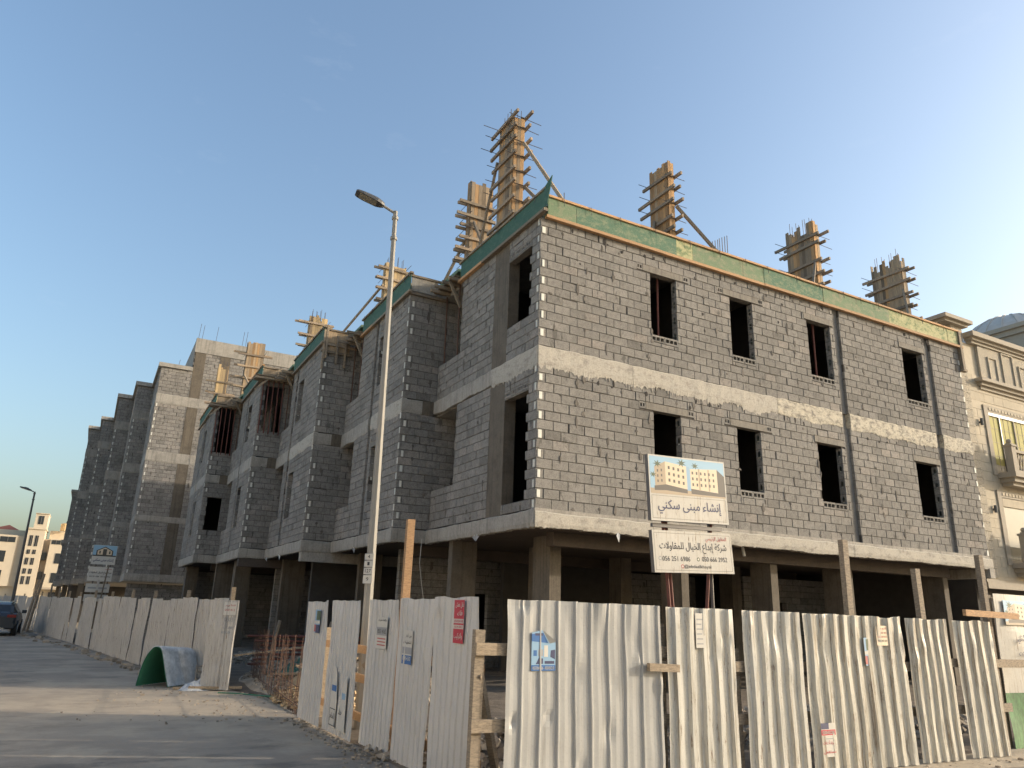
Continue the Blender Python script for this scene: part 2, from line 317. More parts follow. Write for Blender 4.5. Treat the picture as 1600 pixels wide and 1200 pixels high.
# ------------------------------------------------------------------ block walls
class Wall:
    """collects the blocks of one building"""
    def __init__(s): s.rects=[]; s.core=MB(); s.backs=MB()
    def wall(s,o,u,nv,L,z0,z1,ops=(),q0=None,q1=None,core=True,chases=(),ch=.2127,coreops=None,shift=0):
        n=max(1,round((z1-z0)/ch)); h=(z1-z0)/n
        allops=list(ops)+[(c[0],c[1],z0-.1,z1+.1) for c in chases]
        for k in range(n):
            a0=0. if q0 is None else (.2 if (k+q0)%2 else 0.); a1=L if q1 is None else (L-.2 if (k+q1)%2 else L)
            za,zb=z0+k*h,z0+(k+1)*h
            x=a0-(.2065 if (k+shift)%2 and q0 is None else 0)+random.uniform(-.02,.02)
            if q0 is not None and a0>0: x=a0
            elif q0 is not None: x=0
            cuts=[a0]
            while x<a1:
                x+=.413+random.uniform(-.006,.006)
                if x>a0+.08 and x<a1-.08: cuts.append(x)
            cuts.append(a1)
            for c0,c1 in zip(cuts,cuts[1:]):
                segs=[(c0,c1,za,zb)]
                for (p,q,zp,zq) in allops:
                    out=[]
                    for (e0,e1,f0,f1) in segs:
                        if q<=e0 or p>=e1 or zq<=f0+.01 or zp>=f1-.01: out.append((e0,e1,f0,f1)); continue
                        if e0<p: out.append((e0,p+.014,f0,f1))
                        if e1>q: out.append((q-.014,e1,f0,f1))
                        m0,m1=max(e0,p),min(e1,q)
                        if zp-f0>.05: out.append((m0,m1,f0,zp))
                        if f1-zq>.05: out.append((m0,m1,zq,f1))
                    segs=out
                for sg in segs:
                    if sg[1]-sg[0]<=.045: continue
                    a_,b_,c_,d_=sg; dz=.007*noise.noise(Vector((a_*.7+o[1],c_*.5,o[0])))
                    rr=random.random()
                    if rr<.03 and b_-a_>.2: b_-=random.uniform(.012,.03)
                    elif rr<.05: d_-=random.uniform(.01,.025)
                    s.rects.append((o,u,nv,a_,b_,c_+dz,d_+dz))
        if core:
            us=sorted({.016,L-.016}|{v for op in allops for v in op[:2] if .016<v<L-.016})
            for a,bb in zip(us,us[1:]):
                if bb-a<.002: continue
                mid=(a+bb)/2; spans=sorted((op[2],op[3]) for op in allops if op[0]<=mid<=op[1]); z=z0
                for (p,q) in spans:
                    if p>z+.005: s.core.ubox(o,u,nv,a,bb,z,min(p,z1),-.178,-.014)
                    z=max(z,q)
                if z<z1-.005: s.core.ubox(o,u,nv,a,bb,z,z1,-.178,-.014)
            for c in chases: s.backs.ubox(o,u,nv,c[0]-.03,c[1]+.03,z0,z1,-.15,-.075)
    def finish(s,parent,mat,name_big='concrete_block',n_single=300,smear=.17):
        def area(r):
            o,u,nv,a,bb,z0,z1=r; c=Vector((o[0]+u[0]*(a+bb)/2,o[1]+u[1]*(a+bb)/2,(z0+z1)/2)); d=CAM-c
            cs=d.normalized().dot(Vector((nv[0],nv[1],0)))
            return (bb-a)*(z1-z0)*max(0,cs)/d.length_squared
        rs=sorted(s.rects,key=area,reverse=True)
        off=root(parent).location
        cache={}
        for r in rs[:n_single]:
            o,u,nv,a,bb,z0,z1=r; wdt=round((bb-a)/.02)*.02; key=(u,nv,wdt,round(z1-z0,3),random.randrange(3))
            if key not in cache:
                b=MB(); b.block((0,0),u,nv,-wdt/2,wdt/2,0,z1-z0,0); me=bpy.data.meshes.new(name_big); me.from_pydata(b.v,[],b.f); me.materials.append(mat); me.update(); cache[key]=me
            ob=bpy.data.objects.new(name_big,cache[key]); COL.objects.link(ob); ob.parent=parent
            j=random.uniform(-.004,.006); mid=(a+bb)/2
            ob.location=(o[0]+u[0]*mid+nv[0]*j-off.x,o[1]+u[1]*mid+nv[1]*j-off.y,z0-off.z+random.uniform(-.002,.002))
            ob.rotation_euler=(0,0,random.uniform(-.006,.006))
        b=MB()
        for r in rs[n_single:]:
            o,u,nv,a,bb,z0,z1=r; b.block(o,u,nv,a,bb,z0,z1,random.uniform(-.004,.007))
        if b.v: b.build('blockwork',mat,parent,stuff=True)
        sm=MB()
        for r in rs[:2600]:
            if random.random()>smear: continue
            o,u,nv,a,bb,z0,z1=r; cx=bb if random.random()<.75 else random.uniform(a,bb); cz=random.uniform(z0,z1); wd=random.uniform(.025,.06); ht=random.choice((.06,.09,.12,.2,.28))*random.uniform(.7,1.2)
            pts=[]
            for i in range(11):
                t=2*math.pi*i/11; k=random.uniform(.6,1.25); pts.append((cx+wd*k*math.cos(t),cz+ht*k*math.sin(t)*.5))
            n0=len(sm.v)
            for (q,z) in pts: sm.v.append((o[0]+u[0]*q+nv[0]*.004,o[1]+u[1]*q+nv[1]*.004,z))
            for (q,z) in pts: q2=cx+(q-cx)*.75; z2=cz+(z-cz)*.85; sm.v.append((o[0]+u[0]*q2+nv[0]*.0115,o[1]+u[1]*q2+nv[1]*.0115,z2))
            fl=(u[0]*nv[1]-u[1]*nv[0])>0
            f=tuple(n0+11+i for i in range(11)); sm.f.append(tuple(reversed(f)) if fl else f); sm.m.append(0)
            for i in range(11):
                j=(i+1)%11; f=(n0+i,n0+j,n0+11+j,n0+11+i); sm.f.append(tuple(reversed(f)) if fl else f); sm.m.append(0)
        if sm.v: sm.build('mortar_smear',m_smear,parent,stuff=True)
        s.core.build('mortar_bed',m_mortar,parent,stuff=True)
        if s.backs.v: s.backs.build('chase_back',m_chase,parent,stuff=True)
    
def strip_edge(parent,name,mat,o,u,nv,u0,u1,z0,z1,jag=.08,d1=.02,d0=-.14,step=.022,top=.02):
    """cast slab edge: proud strip with a ragged lower lip"""
    b=MB(); n=max(2,int((u1-u0)/step)); P=lambda a,z,d:(o[0]+u[0]*a+nv[0]*d,o[1]+u[1]*a+nv[1]*d,z)
    for i in range(n+1):
        a=u0+(u1-u0)*i/n; ns=noise.noise(Vector((a*1.3+o[1],z0,7))); nf=noise.noise(Vector((a*9+o[1],z0,2)))
        nh=noise.noise(Vector((a*31+o[1],z0,5))); lo=z0-max(-.01,jag*(.4+ns*.8+nf*.45+max(0,nh)*1.1))*(1 if 0<i<n else .3); hi=z1+top*noise.noise(Vector((a*3,z1,4)))
        dd=d1+.006*noise.noise(Vector((a*4,z0,9)))
        for p in (P(a,lo,d0),P(a,lo,dd*.4),P(a,z0+.07,dd),P(a,(z0+z1)/2,dd+.004*nf),P(a,hi-.02,dd),P(a,hi,dd*.5),P(a,hi,d0)): b.v.append(p)
    fl=(u[0]*nv[1]-u[1]*nv[0])>0
    for i in range(n):
        for k in range(6):
            a=i*7+k; q=(a,a+7,a+8,a+1); b.f.append(tuple(reversed(q)) if fl else q); b.m.append(0)
    for e in (0,n): b.f.append(tuple(e*7+k for k in range(7))); b.m.append(0)
    return b.build(name,mat,parent)
def hollow(parent,o,u,nv,u0,u1,z0,z1,nh=3,mat=m_block,d=.004):
    b=MB(); wd=u1-u0; g=.006; u0+=g;u1-=g; t=(z1-z0)*.27
    b.ubox(o,u,nv,u0,u1,z0+g,z0+t,-.17,d); b.ubox(o,u,nv,u0,u1,z1-t,z1-g,-.17,d)
    web=.03; 
    for i in range(nh+1):
        c=u0+(u1-u0-web)*i/nh; b.ubox(o,u,nv,c,c+web,z0+t,z1-t,-.168,d-.002)
    return b.build('hollow_block',mat,parent)
def foam(parent,o,u,nv,u0,u1,z0,z1):
    if random.random()<.1: return
    m_=(u0+u1)/2; u0,u1=m_-(m_-u0)*.88,m_+(u1-m_)*.88
    b=MB(); b.ubox(o,u,nv,u0+random.uniform(-.012,.012),u1+random.uniform(-.01,.01),z0+.014+random.uniform(0,.02),z1-.012-random.uniform(0,.025),-.08,.011); return b.build('insulation_strip',m_foam,parent)

S0,S1,B0,B1,T=3.4,3.76,6.95,7.37,10.55
W=16.14
EX=(1,0);EY=(0,1);NX=(-1,0);NY=(0,-1)
bld=thing('apartment_building',(8,14,0),'three-storey grey concrete-block apartment building under construction with green roof edge','building')
wl=Wall()
# right-hand facade
wins=[(3.2,4.05),(5.88,6.72),(8.86,9.83),(13.1,14.13)]
ch=[(9.99,10.28),(14.30,14.60)]
for zf0,zf1,sill,head,q in ((S1,B0,4.77,6.36,0),(B1,T,8.31,9.95,0)):
    ops=[]
    for i,(a,c) in enumerate(wins):
        ops.append((a,c,sill-.2,head+.18))
        l0,l1=(a-.22,c+.22) if i<2 else (a-.12,c+.13)
        ops.append((l0,l1,head,head+.18))
        b=MB(); b.ubox((0,0),EX,NY,l0+.004,l1-.004,head+.002,head+.172,-.185,.006+.004*i); b.build('lintel',m_lintel,bld)
        if i<2:
            hollow(bld,(0,0),EX,NY,a-.42,a-.22,head+.0,head+.18,2); hollow(bld,(0,0),EX,NY,c+.22,c+.42,head+.0,head+.18,2)
            ops+= [(a-.42,a-.22,head,head+.18),(c+.22,c+.42,head,head+.18)]
        m=(a+c)/2
        hollow(bld,(0,0),EX,NY,a,m,sill-.2,sill-.01); hollow(bld,(0,0),EX,NY,m,c,sill-.2,sill-.01)
        b=MB(); b.ubox((0,0),EX,NY,a,c,sill-.2,sill-.012,-.19,-.172); b.build('sill_backing',m_mortar,bld)
        # insulated jamb blocks on the far reveal
        for k in range(int((head-sill)/.2127)):
            if k%2==0:
                b=MB(); b.box(c-.008,c+.02,.06,.125,sill+.03+k*.2127,sill+.2+k*.2127); b.build('insulation_strip',m_foam,bld)
    wl.wall((0,0),EX,NY,W,zf0,zf1,ops,q0=q,chases=ch)
    n=15; h=(zf1-zf0)/n
    for k in range(n):
        if k%2==1: foam(bld,(0,0),EX,NY,.045,.125,zf0+k*h,zf0+(k+1)*h)
        else: foam(bld,(0,0),EY,NX,.05,.11,zf0+k*h,zf0+(k+1)*h)
        if k%2==0 and k<13: foam(bld,(0,0),EX,NY,W-.085,W-.012,zf0+k*h,zf0+(k+1)*h)
# dark raised patches painting the shade of missing-mortar holes in the facade joints
for (x,z) in ((1.1,9.62),(2.35,10.28),(3.05,10.37),(2.0,6.72),(1.45,6.78),(3.0,6.74),(4.35,6.60),(5.3,6.8),(7.3,10.3),(7.9,10.18),(11.0,6.75),(11.5,6.72),(12.3,6.8),(4.9,9.2),(4.95,8.75),(7.7,9.6),(1.9,10.35)):
    b=MB(); r=.022+random.random()*.025
    pts=[(x+math.cos(t)*r*random.uniform(.6,1.3),-.009,z+math.sin(t)*r*random.uniform(.7,1.6)) for t in [i*math.pi/4 for i in range(8)]]
    b.poly(pts,0); n=len(b.v)
    for i in range(8): b.v.append((pts[i][0],.01,pts[i][2]))
    for i in range(8): b.f.append((i,8+i,8+(i+1)%8,(i+1)%8)); b.m.append(0)
    b.build('painted_hole_or_smear',m_hole_shade,bld)
random.seed(61)
for zc,n_ in ((10.44,26),(6.80,24)):
    for i in range(n_):
        x=random.uniform(.4,W-.3); z=zc+random.uniform(-.07,.05)
        if any(a-.3<x<c+.3 and zc<7 for a,c in wins): continue
        wd,hh=random.uniform(.015,.05),random.uniform(.03,.10); b=MB()
        pts=[(x+wd*k*math.cos(t),z+hh*k*math.sin(t)) for t,k in [(q*math.pi/5,random.uniform(.6,1.2)) for q in range(10)]]
        b.poly([(p,-.0095,q) for p,q in pts]); b.v+=[(p,.01,q) for p,q in pts]
        for q in range(10): b.f.append((q,10+q,10+(q+1)%10,(q+1)%10)); b.m.append(0)
        b.build('painted_hole_or_smear',m_hole_shade if random.random()<.75 else m_smear,bld)  # most are near-black patches painted as hole shade, the rest mortar smears
segs=[(0,ch[0][0]),(ch[0][1],ch[1][0]),(ch[1][1],W+.02)]
cutp=[(.0,2.6),(2.6,4.9),(4.9,7.4),(7.4,9.97),(10.3,12.6),(12.6,14.28),(14.62,W+.02)]
for i,(a,c) in enumerate(cutp): strip_edge(bld,'slab_edge',m_bandrough if a>7 else m_band,(0,0),EX,NY,a+.002,c-.002,B0,B1,.16 if a<7 else .09,.02+.003*(i%2))
for i,(a,c) in enumerate([(0,3.1),(3.1,6.3),(6.3,9.9),(9.9,13.1),(13.1,W+.12)]): strip_edge(bld,'slab_edge',m_band,(0,0),EX,NY,a+.002,c-.002,S0,S1-.06,.03,.028+.004*(i%2)); 
b=MB(); b.ubox((0,0),EX,NY,-.005,W,S1-.075,S1+.012,-.14,.012); b.build('mortar_ledge',m_conc,bld)
b=MB(); b.box(W-.12,W+.14,-.03,3.0,S0-.28,S0-.002); b.build('beam',m_conc,bld)
# stepped bays along the street
DX=.97; DY=5.8
bays=[dict(win=None,ch=None,bal=(4.2,5.66)),dict(win=(1.65,2.48),ch=(2.66,2.92),bal=(4.3,5.7)),dict(win=(2.45,3.25),ch=(3.45,3.72),bal=(4.3,5.7)),dict(win=(1.65,2.48),ch=(2.66,2.92),bal=(4.3,5.7)),dict(win=(2.4,3.1),ch=(3.3,3.6),bal=None)]
for k,bay in enumerate(bays):
    X=-DX*k; Y0=DY*k; o=(X,Y0)
    # floors of this bay
    for (za,zb,nm) in ((S0,S1,'floor_slab'),(B0,B1,'floor_slab'),(T+.02,11.0,'roof_slab')):
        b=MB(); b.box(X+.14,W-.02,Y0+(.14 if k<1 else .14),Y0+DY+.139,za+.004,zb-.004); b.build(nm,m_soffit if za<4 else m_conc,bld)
    for (zf0,zf1,fl) in ((S1,B0,0),(B1,T,1)):
        ops=[];chs=[]
        if k==0:
            z0,z1=((3.98,6.42),(8.23,9.98))[fl]
            ops+=[(.36,1.5,z0,z1+.2),(1.5,2.27,zf0-.1,zf1+.1)]
            b=MB(); b.ubox(o,EY,NX,.36,1.5,z1,z1+.03,-.19,-.004); b.build('lintel',m_lintel,bld)
            for i in range(4): hollow(bld,o,EY,NX,.38+i*.28,.38+(i+1)*.28,z1+.03,z1+.2,3)
            b=MB(); b.ubox(o,EY,NX,1.502,2.268,zf0-.02,zf1,-.30,-.006); b.build('column',m_col,bld)
            for i in range(int((z1-z0)/.2127)):   # toothed edge of the corner pier
                if i%2==0: wl.rects.append((o,EY,NX,.36,.47,z0+i*.2127,z0+(i+1)*.2127))
        if bay['win']:
            a,c=bay['win']; z0,z1=((4.7,6.36),(8.31,9.9))[fl]; ops.append((a,c,z0,z1+.16))
            b=MB(); b.ubox(o,EY,NX,a-.004,c+.1,z1,z1+.155,-.18,.004); b.build('lintel',m_lintel,bld)
            chs.append(bay['ch'])
            b=MB()
            for i in range(7):
                if i%2: b=MB(); b.box(X+.06,X+.125,Y0+c-.006,Y0+c+.02,z0+.03+i*.2127,z0+.2+i*.2127); b.build('insulation_strip',m_foam,bld)
        if bay['bal']:
            a,c=bay['bal']; z0=(4.8,8.41)[fl]; ops.append((a,c,z0,zf1+.1))
        wl.wall(o,EY,NX,DY-.14 if bay['bal'] else DY,zf0,zf1,ops,q0=1,chases=chs)
        n=15; h=(zf1-zf0)/n
        if k>0:
            fops=[]
            if k==4: fops=[(.22,.86,4.85,6.3)] if fl==0 else [(.12,.92,8.4,10.5)]
            if k==3 and fl==1: fops=[(.05,.95,8.42,10.3)]
            wl.wall(o,EX,NY,2.25,zf0,zf1,fops,q0=0)
            for i in range(n):
                zc=zf0+i*h
                if any(f[2]-.1<zc<f[3]+.1 and f[0]<.3 for f in fops): continue
                if i%2==1: foam(bld,o,EX,NY,.075,.15,zc,zc+h)
                elif i%2==0: foam(bld,o,EY,NX,.012,.06,zc,zc+h)
            if fl==0:
                for i in range(3 if k in (2,3) else 2): hollow(bld,o,EX,NY,.25+i*.3,.25+(i+1)*.3,B0-.215,B0-.005,4 if k in(2,3) else 3,d=.012)
        # back wall of the balcony and inner walls
        if bay['bal']: wl.wall((X+1.32,Y0+4.0),EY,NX,1.9,zf0,zf1)
    # slab edges of the bay
    bm=m_conc if k else m_band
    strip_edge(bld,'slab_edge',m_conc,o,EY,NX,.002,DY-.0 if k==4 else DY-.002,S0,S1-.02,.03,.03)
    if k==0:
        strip_edge(bld,'slab_edge',m_band,o,EY,NX,.002,2.2,B0,B1,.12,.02); strip_edge(bld,'slab_edge',m_conc,o,EY,NX,2.2,DY-.002,B0+.06,B1,.06,.017)
    else:
        c=bay['ch']; strip_edge(bld,'slab_edge',m_band if k<3 else m_conc,o,EY,NX,.002,c[0],B0,B1,.08,.02); strip_edge(bld,'slab_edge',m_conc,o,EY,NX,c[1],DY-.002,B0,B1,.06,.017)
        strip_edge(bld,'slab_edge',m_conc,o,EX,NY,.002,DX*.62,B0+.02,B1-.02,.03,.02); strip_edge(bld,'slab_edge',m_col,o,EX,NY,DX*.62,DX-.02,B0+.01,B1-.01,.03,.012)
        strip_edge(bld,'slab_edge',m_conc,o,EX,NY,.002,DX-.03,S0,S1-.02,.02,.028)
    # deep beam under every second bay
    if k in (2,3):
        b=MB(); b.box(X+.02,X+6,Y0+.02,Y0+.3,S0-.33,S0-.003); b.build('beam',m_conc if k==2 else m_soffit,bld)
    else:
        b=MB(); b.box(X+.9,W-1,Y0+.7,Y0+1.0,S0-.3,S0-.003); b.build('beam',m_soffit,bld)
# ground-floor columns (upper columns stand on them)
cols=[(1.22,1.52,1.35,2.1),(2.6,3.3,4.45,4.68),(4.46,4.68,.65,1.4),(7.6,7.85,.8,1.5),(10.48,10.72,.75,1.55),(14.85,15.08,.75,1.6),(.2,.9,4.45,4.68),(-.13,.64,11.0,11.22),(-1.30,-.44,16.9,17.2),(-2.9,-2.1,22.9,23.15),(-3.64,-3.1,27.3,28.),(6.4,6.8,5.6,6.2),(11,11.4,5.6,6.2),(3.4,3.9,11,11.3),(2.4,3,17,17.3),(-2.6,-2.0,19.6,20.2)]
for c in cols:
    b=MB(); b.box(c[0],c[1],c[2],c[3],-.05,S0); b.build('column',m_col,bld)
# inner walls, back walls
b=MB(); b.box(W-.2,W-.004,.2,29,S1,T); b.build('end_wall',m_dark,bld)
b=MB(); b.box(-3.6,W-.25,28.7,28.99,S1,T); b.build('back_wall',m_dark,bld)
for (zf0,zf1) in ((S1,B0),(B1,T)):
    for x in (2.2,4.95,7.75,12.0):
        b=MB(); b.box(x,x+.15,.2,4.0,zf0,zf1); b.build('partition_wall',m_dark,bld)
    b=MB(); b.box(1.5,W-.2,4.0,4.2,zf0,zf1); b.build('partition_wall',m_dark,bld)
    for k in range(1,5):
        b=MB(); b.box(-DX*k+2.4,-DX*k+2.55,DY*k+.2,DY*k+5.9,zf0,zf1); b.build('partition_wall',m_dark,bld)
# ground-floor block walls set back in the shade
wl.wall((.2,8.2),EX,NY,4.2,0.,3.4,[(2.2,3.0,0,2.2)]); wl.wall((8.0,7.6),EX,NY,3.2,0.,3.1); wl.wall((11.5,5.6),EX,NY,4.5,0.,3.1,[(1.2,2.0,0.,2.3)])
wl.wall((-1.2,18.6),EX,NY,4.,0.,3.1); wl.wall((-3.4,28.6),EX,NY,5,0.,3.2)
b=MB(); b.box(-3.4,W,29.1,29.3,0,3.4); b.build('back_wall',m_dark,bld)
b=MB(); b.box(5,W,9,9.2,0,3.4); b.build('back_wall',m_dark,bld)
b=MB(); b.box(W-.35,W-.1,2.2,29,0,3.38); b.build('end_wall',m_dark,bld)  # wall added on the open side to keep light out of the ground floor
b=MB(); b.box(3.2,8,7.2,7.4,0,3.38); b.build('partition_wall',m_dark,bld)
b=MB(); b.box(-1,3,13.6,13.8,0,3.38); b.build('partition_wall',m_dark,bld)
wl.finish(bld,m_block)
# roof edge formwork: green boards between timber rails
def edge_boards(o,u,nv,u0,u1,z0,z1,mats,proud=.06,seg=(1.1,2.3),rail=True,tm=m_timber):
    a=u0
    while a<u1-.05:
        e=min(u1,a+random.uniform(*seg)); 
        if u1-e<.5: e=u1
        b=MB(); d=proud+random.uniform(0,.012); b.ubox(o,u,nv,a+.004,e-.004,z0+random.uniform(-.01,.01),z1+random.uniform(-.015,.015),d-.02,d); b.build('edge_board',random.choice(mats) if isinstance(mats,list) else mats,bld)
        a=e
    if rail:
        for (zz,hh,pr) in ((z0-.035,.075,.11),(z1+.02,.055,.10)):
            a=u0-.05
            while a<u1:
                e=min(u1+.08,a+random.uniform(2.4,3.6)); 
                if u1-e<1: e=u1+.08
                dz=random.uniform(-.008,.008)
                b=MB(); b.ubox(o,u,nv,a,e-.006,zz-hh/2+dz,zz+hh/2+dz,pr-.10+random.uniform(0,.01),pr+random.uniform(0,.015)); b.build('timber_rail',tm if random.random()<.75 else m_timberO,bld); a=e
        a=u0+.4
        while a<u1:
            b=MB(); b.cyl((o[0]+u[0]*a+nv[0]*.13,o[1]+u[1]*a+nv[1]*.13,z1+.05),(o[0]+u[0]*a+nv[0]*.125+.02,o[1]+u[1]*a+nv[1]*.125,z1-.16),.007,k=5); b.build('tie_wire',m_steel,bld); a+=random.uniform(.75,1.15)
random.seed(21)
edge_boards((0,0),EX,NY,.15,.95,10.6,11.1,m_green2,rail=False); edge_boards((0,0),EX,NY,.95,4.05,10.6,11.1,m_green,seg=(2.9,3.2),rail=False)
edge_boards((0,0),EX,NY,4.05,4.6,10.6,11.1,m_green3,rail=False); edge_boards((0,0),EX,NY,4.6,7.2,10.6,11.1,m_green2,rail=False); edge_boards((0,0),EX,NY,7.2,9.6,10.6,11.1,m_green,seg=(1.2,1.3),rail=False)
edge_boards((0,0),EX,NY,9.6,12.6,10.6,11.1,m_green2,rail=False); edge_boards((0,0),EX,NY,12.6,W,10.6,11.1,m_green3,seg=(1.2,1.8),rail=False)
edge_boards((0,0),EX,NY,.15,W+.1,10.6,11.1,[m_green],seg=(99,99),proud=.03,rail=True,tm=m_timberO)
b=MB(); b.ubox((0,0),EX,NY,W+.0,W+.09,9.75,11.1,-.02,.12); b.ubox((0,0),EX,NY,W+.16,W+.22,9.8,11.05,-.06,.06); b.ubox((0,0),EX,NY,W-.02,W+.24,9.72,9.8,-.03,.10); b.build('corner_formwork',m_timber,bld)
for k in range(5):
    X=-DX*k; Y0=DY*k; n_=4.3 if k<4 else 5.8
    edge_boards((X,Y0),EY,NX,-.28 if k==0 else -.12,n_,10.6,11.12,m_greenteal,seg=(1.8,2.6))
    if k==0:
        b=MB(); b.poly([(-.075,-.62,11.30),(-.075,-.28,11.15),(-.075,-.28,10.62),(-.075,-.42,10.66)]); b.poly([(-.095,-.42,10.66),(-.095,-.28,10.62),(-.095,-.28,11.15),(-.095,-.62,11.30)]); 
        for i in range(4): b.f.append((i,(i+1)%4,4+(3-(i+1)%4),4+(3-i))); b.m.append(0)
        b.build('edge_board',m_greenteal,bld)
    if k>0:
        b=MB(); b.ubox((X,Y0),EX,NY,.0,DX-.15,10.62,11.05,.02,.05); b.build('edge_board',[m_conc,m_conc,m_plank,m_plank,m_plank][k],bld)
        b=MB(); b.ubox((X,Y0),EX,NY,-.1,DX+.2,10.5,10.58,.0,.09); b.build('timber_rail',m_timber,bld)
        b=MB(); b.ubox((X,Y0),EX,NY,-.1,DX+.1,11.06,11.12,.0,.09); b.build('timber_rail',m_timber,bld)
    if k<4:   # decking and struts over the balcony
        for i in range(4):
            y=Y0+4.35+i*.36; b=MB(); b.beam((X-.35-random.random()*.25,y,10.62),(X+1.3,y,10.62),.07,.09); b.build('timber_rail',m_timber,bld)
        b=MB(); b.box(X-.25,X+1.3,Y0+4.3,Y0+5.75,10.68,10.72); b.build('deck_board',m_plank,bld)
        b=MB(); b.box(X-.1,X+1.3,Y0+4.4,Y0+5.7,10.9,11.0); b.build('deck_board',m_green,bld)
        for (dx,dy) in ((.05,4.5),(.1,5.5)):
            b=MB(); b.cyl((X+dx,Y0+dy,8.3),(X+dx+.02,Y0+dy+.1,10.6),.022,k=6); b.build('prop',m_rust,bld)
        b=MB(); b.beam((X-.3,Y0+4.5,10.58),(X+.1,Y0+4.55,9.9),.05,.08); b.build('strut',m_timber,bld)
# heavy side formwork on the third bay, props on the fourth and fifth
X,Y0=-DX*2,DY*2
for (u,zt,zb) in ((-.06,11.05,9.6),(.03,11.2,10.0),(.42,10.9,9.85),(.72,10.95,9.75)):
    b=MB(); b.ubox((X,Y0),EX,NY,u,u+.07,zb,zt,.06,.13); b.build('strut',m_timber,bld)
b=MB(); b.ubox((X,Y0),EX,NY,-.1,DX+.05,10.22,10.3,.04,.1); b.build('timber_rail',m_timber,bld)
b=MB(); b.ubox((X,Y0),EX,NY,0,DX-.05,10.3,11.02,.015,.035); b.build('edge_board',m_plank,bld)
for k in (3,4):
    X,Y0=-DX*k,DY*k
    for i in range(5):
        b=MB(); b.cyl((X+.08+i*.2,Y0-.05-.1*(i%2),8.3),(X+.05+i*.2,Y0-.12,10.6),.025,k=6); b.build('prop',m_redprop,bld)
    for i in range(3):
        b=MB(); b.beam((X-.35,Y0-.35+i*.22,10.55),(X+DX+.2,Y0-.3+i*.22,10.57),.07,.09); b.build('timber_rail',m_timber,bld)
    b=MB(); b.box(X-.3,X+DX+.1,Y0-.4,Y0+.35,10.62,10.66); b.build('deck_board',m_plank,bld)
    b=MB(); b.beam((X-.3,Y0-.3,10.0),(X+.6,Y0-.3,11.0),.05,.07); b.build('strut',m_timber,bld)
# red props showing in the openings
for (x,y,z0,z1) in ((3.66,.30,B1,T),(9.42,.28,B1,T),(.45,.75,B1,T)):
    b=MB(); b.cyl((x,y,z0),(x+.03,y,z1),.028,k=8); b.cyl((x,y,z0),(x,y,z0+.02),.09,k=8); b.build('prop',m_redprop,bld)
# spouts of plastic and drips below the slab edge
b=MB(); b.cyl((6.2,.35,S0),(6.22,.33,S0-.22),.035,k=8); b.build('drain_pipe',m_white,bld)
random.seed(5)
for (x,y) in ((2.1,-.02),(-.05,2.6),(-.05,2.75),(-1.0,9),(-2.0,14.5),(-2.0,16.8)):
    b=MB(); p=[(x+random.uniform(-.05,.05),y,S0+.02),(x+random.uniform(.03,.08),y-.01,S0-.03),(x+random.uniform(0,.06),y+.01,S0-.12-random.random()*.08),(x-.03,y,S0-.05)]
    b.poly(p); b.poly([(q[0],q[1]+.006,q[2]) for q in reversed(p)]); b.build('plastic_shred',m_plastic,bld)

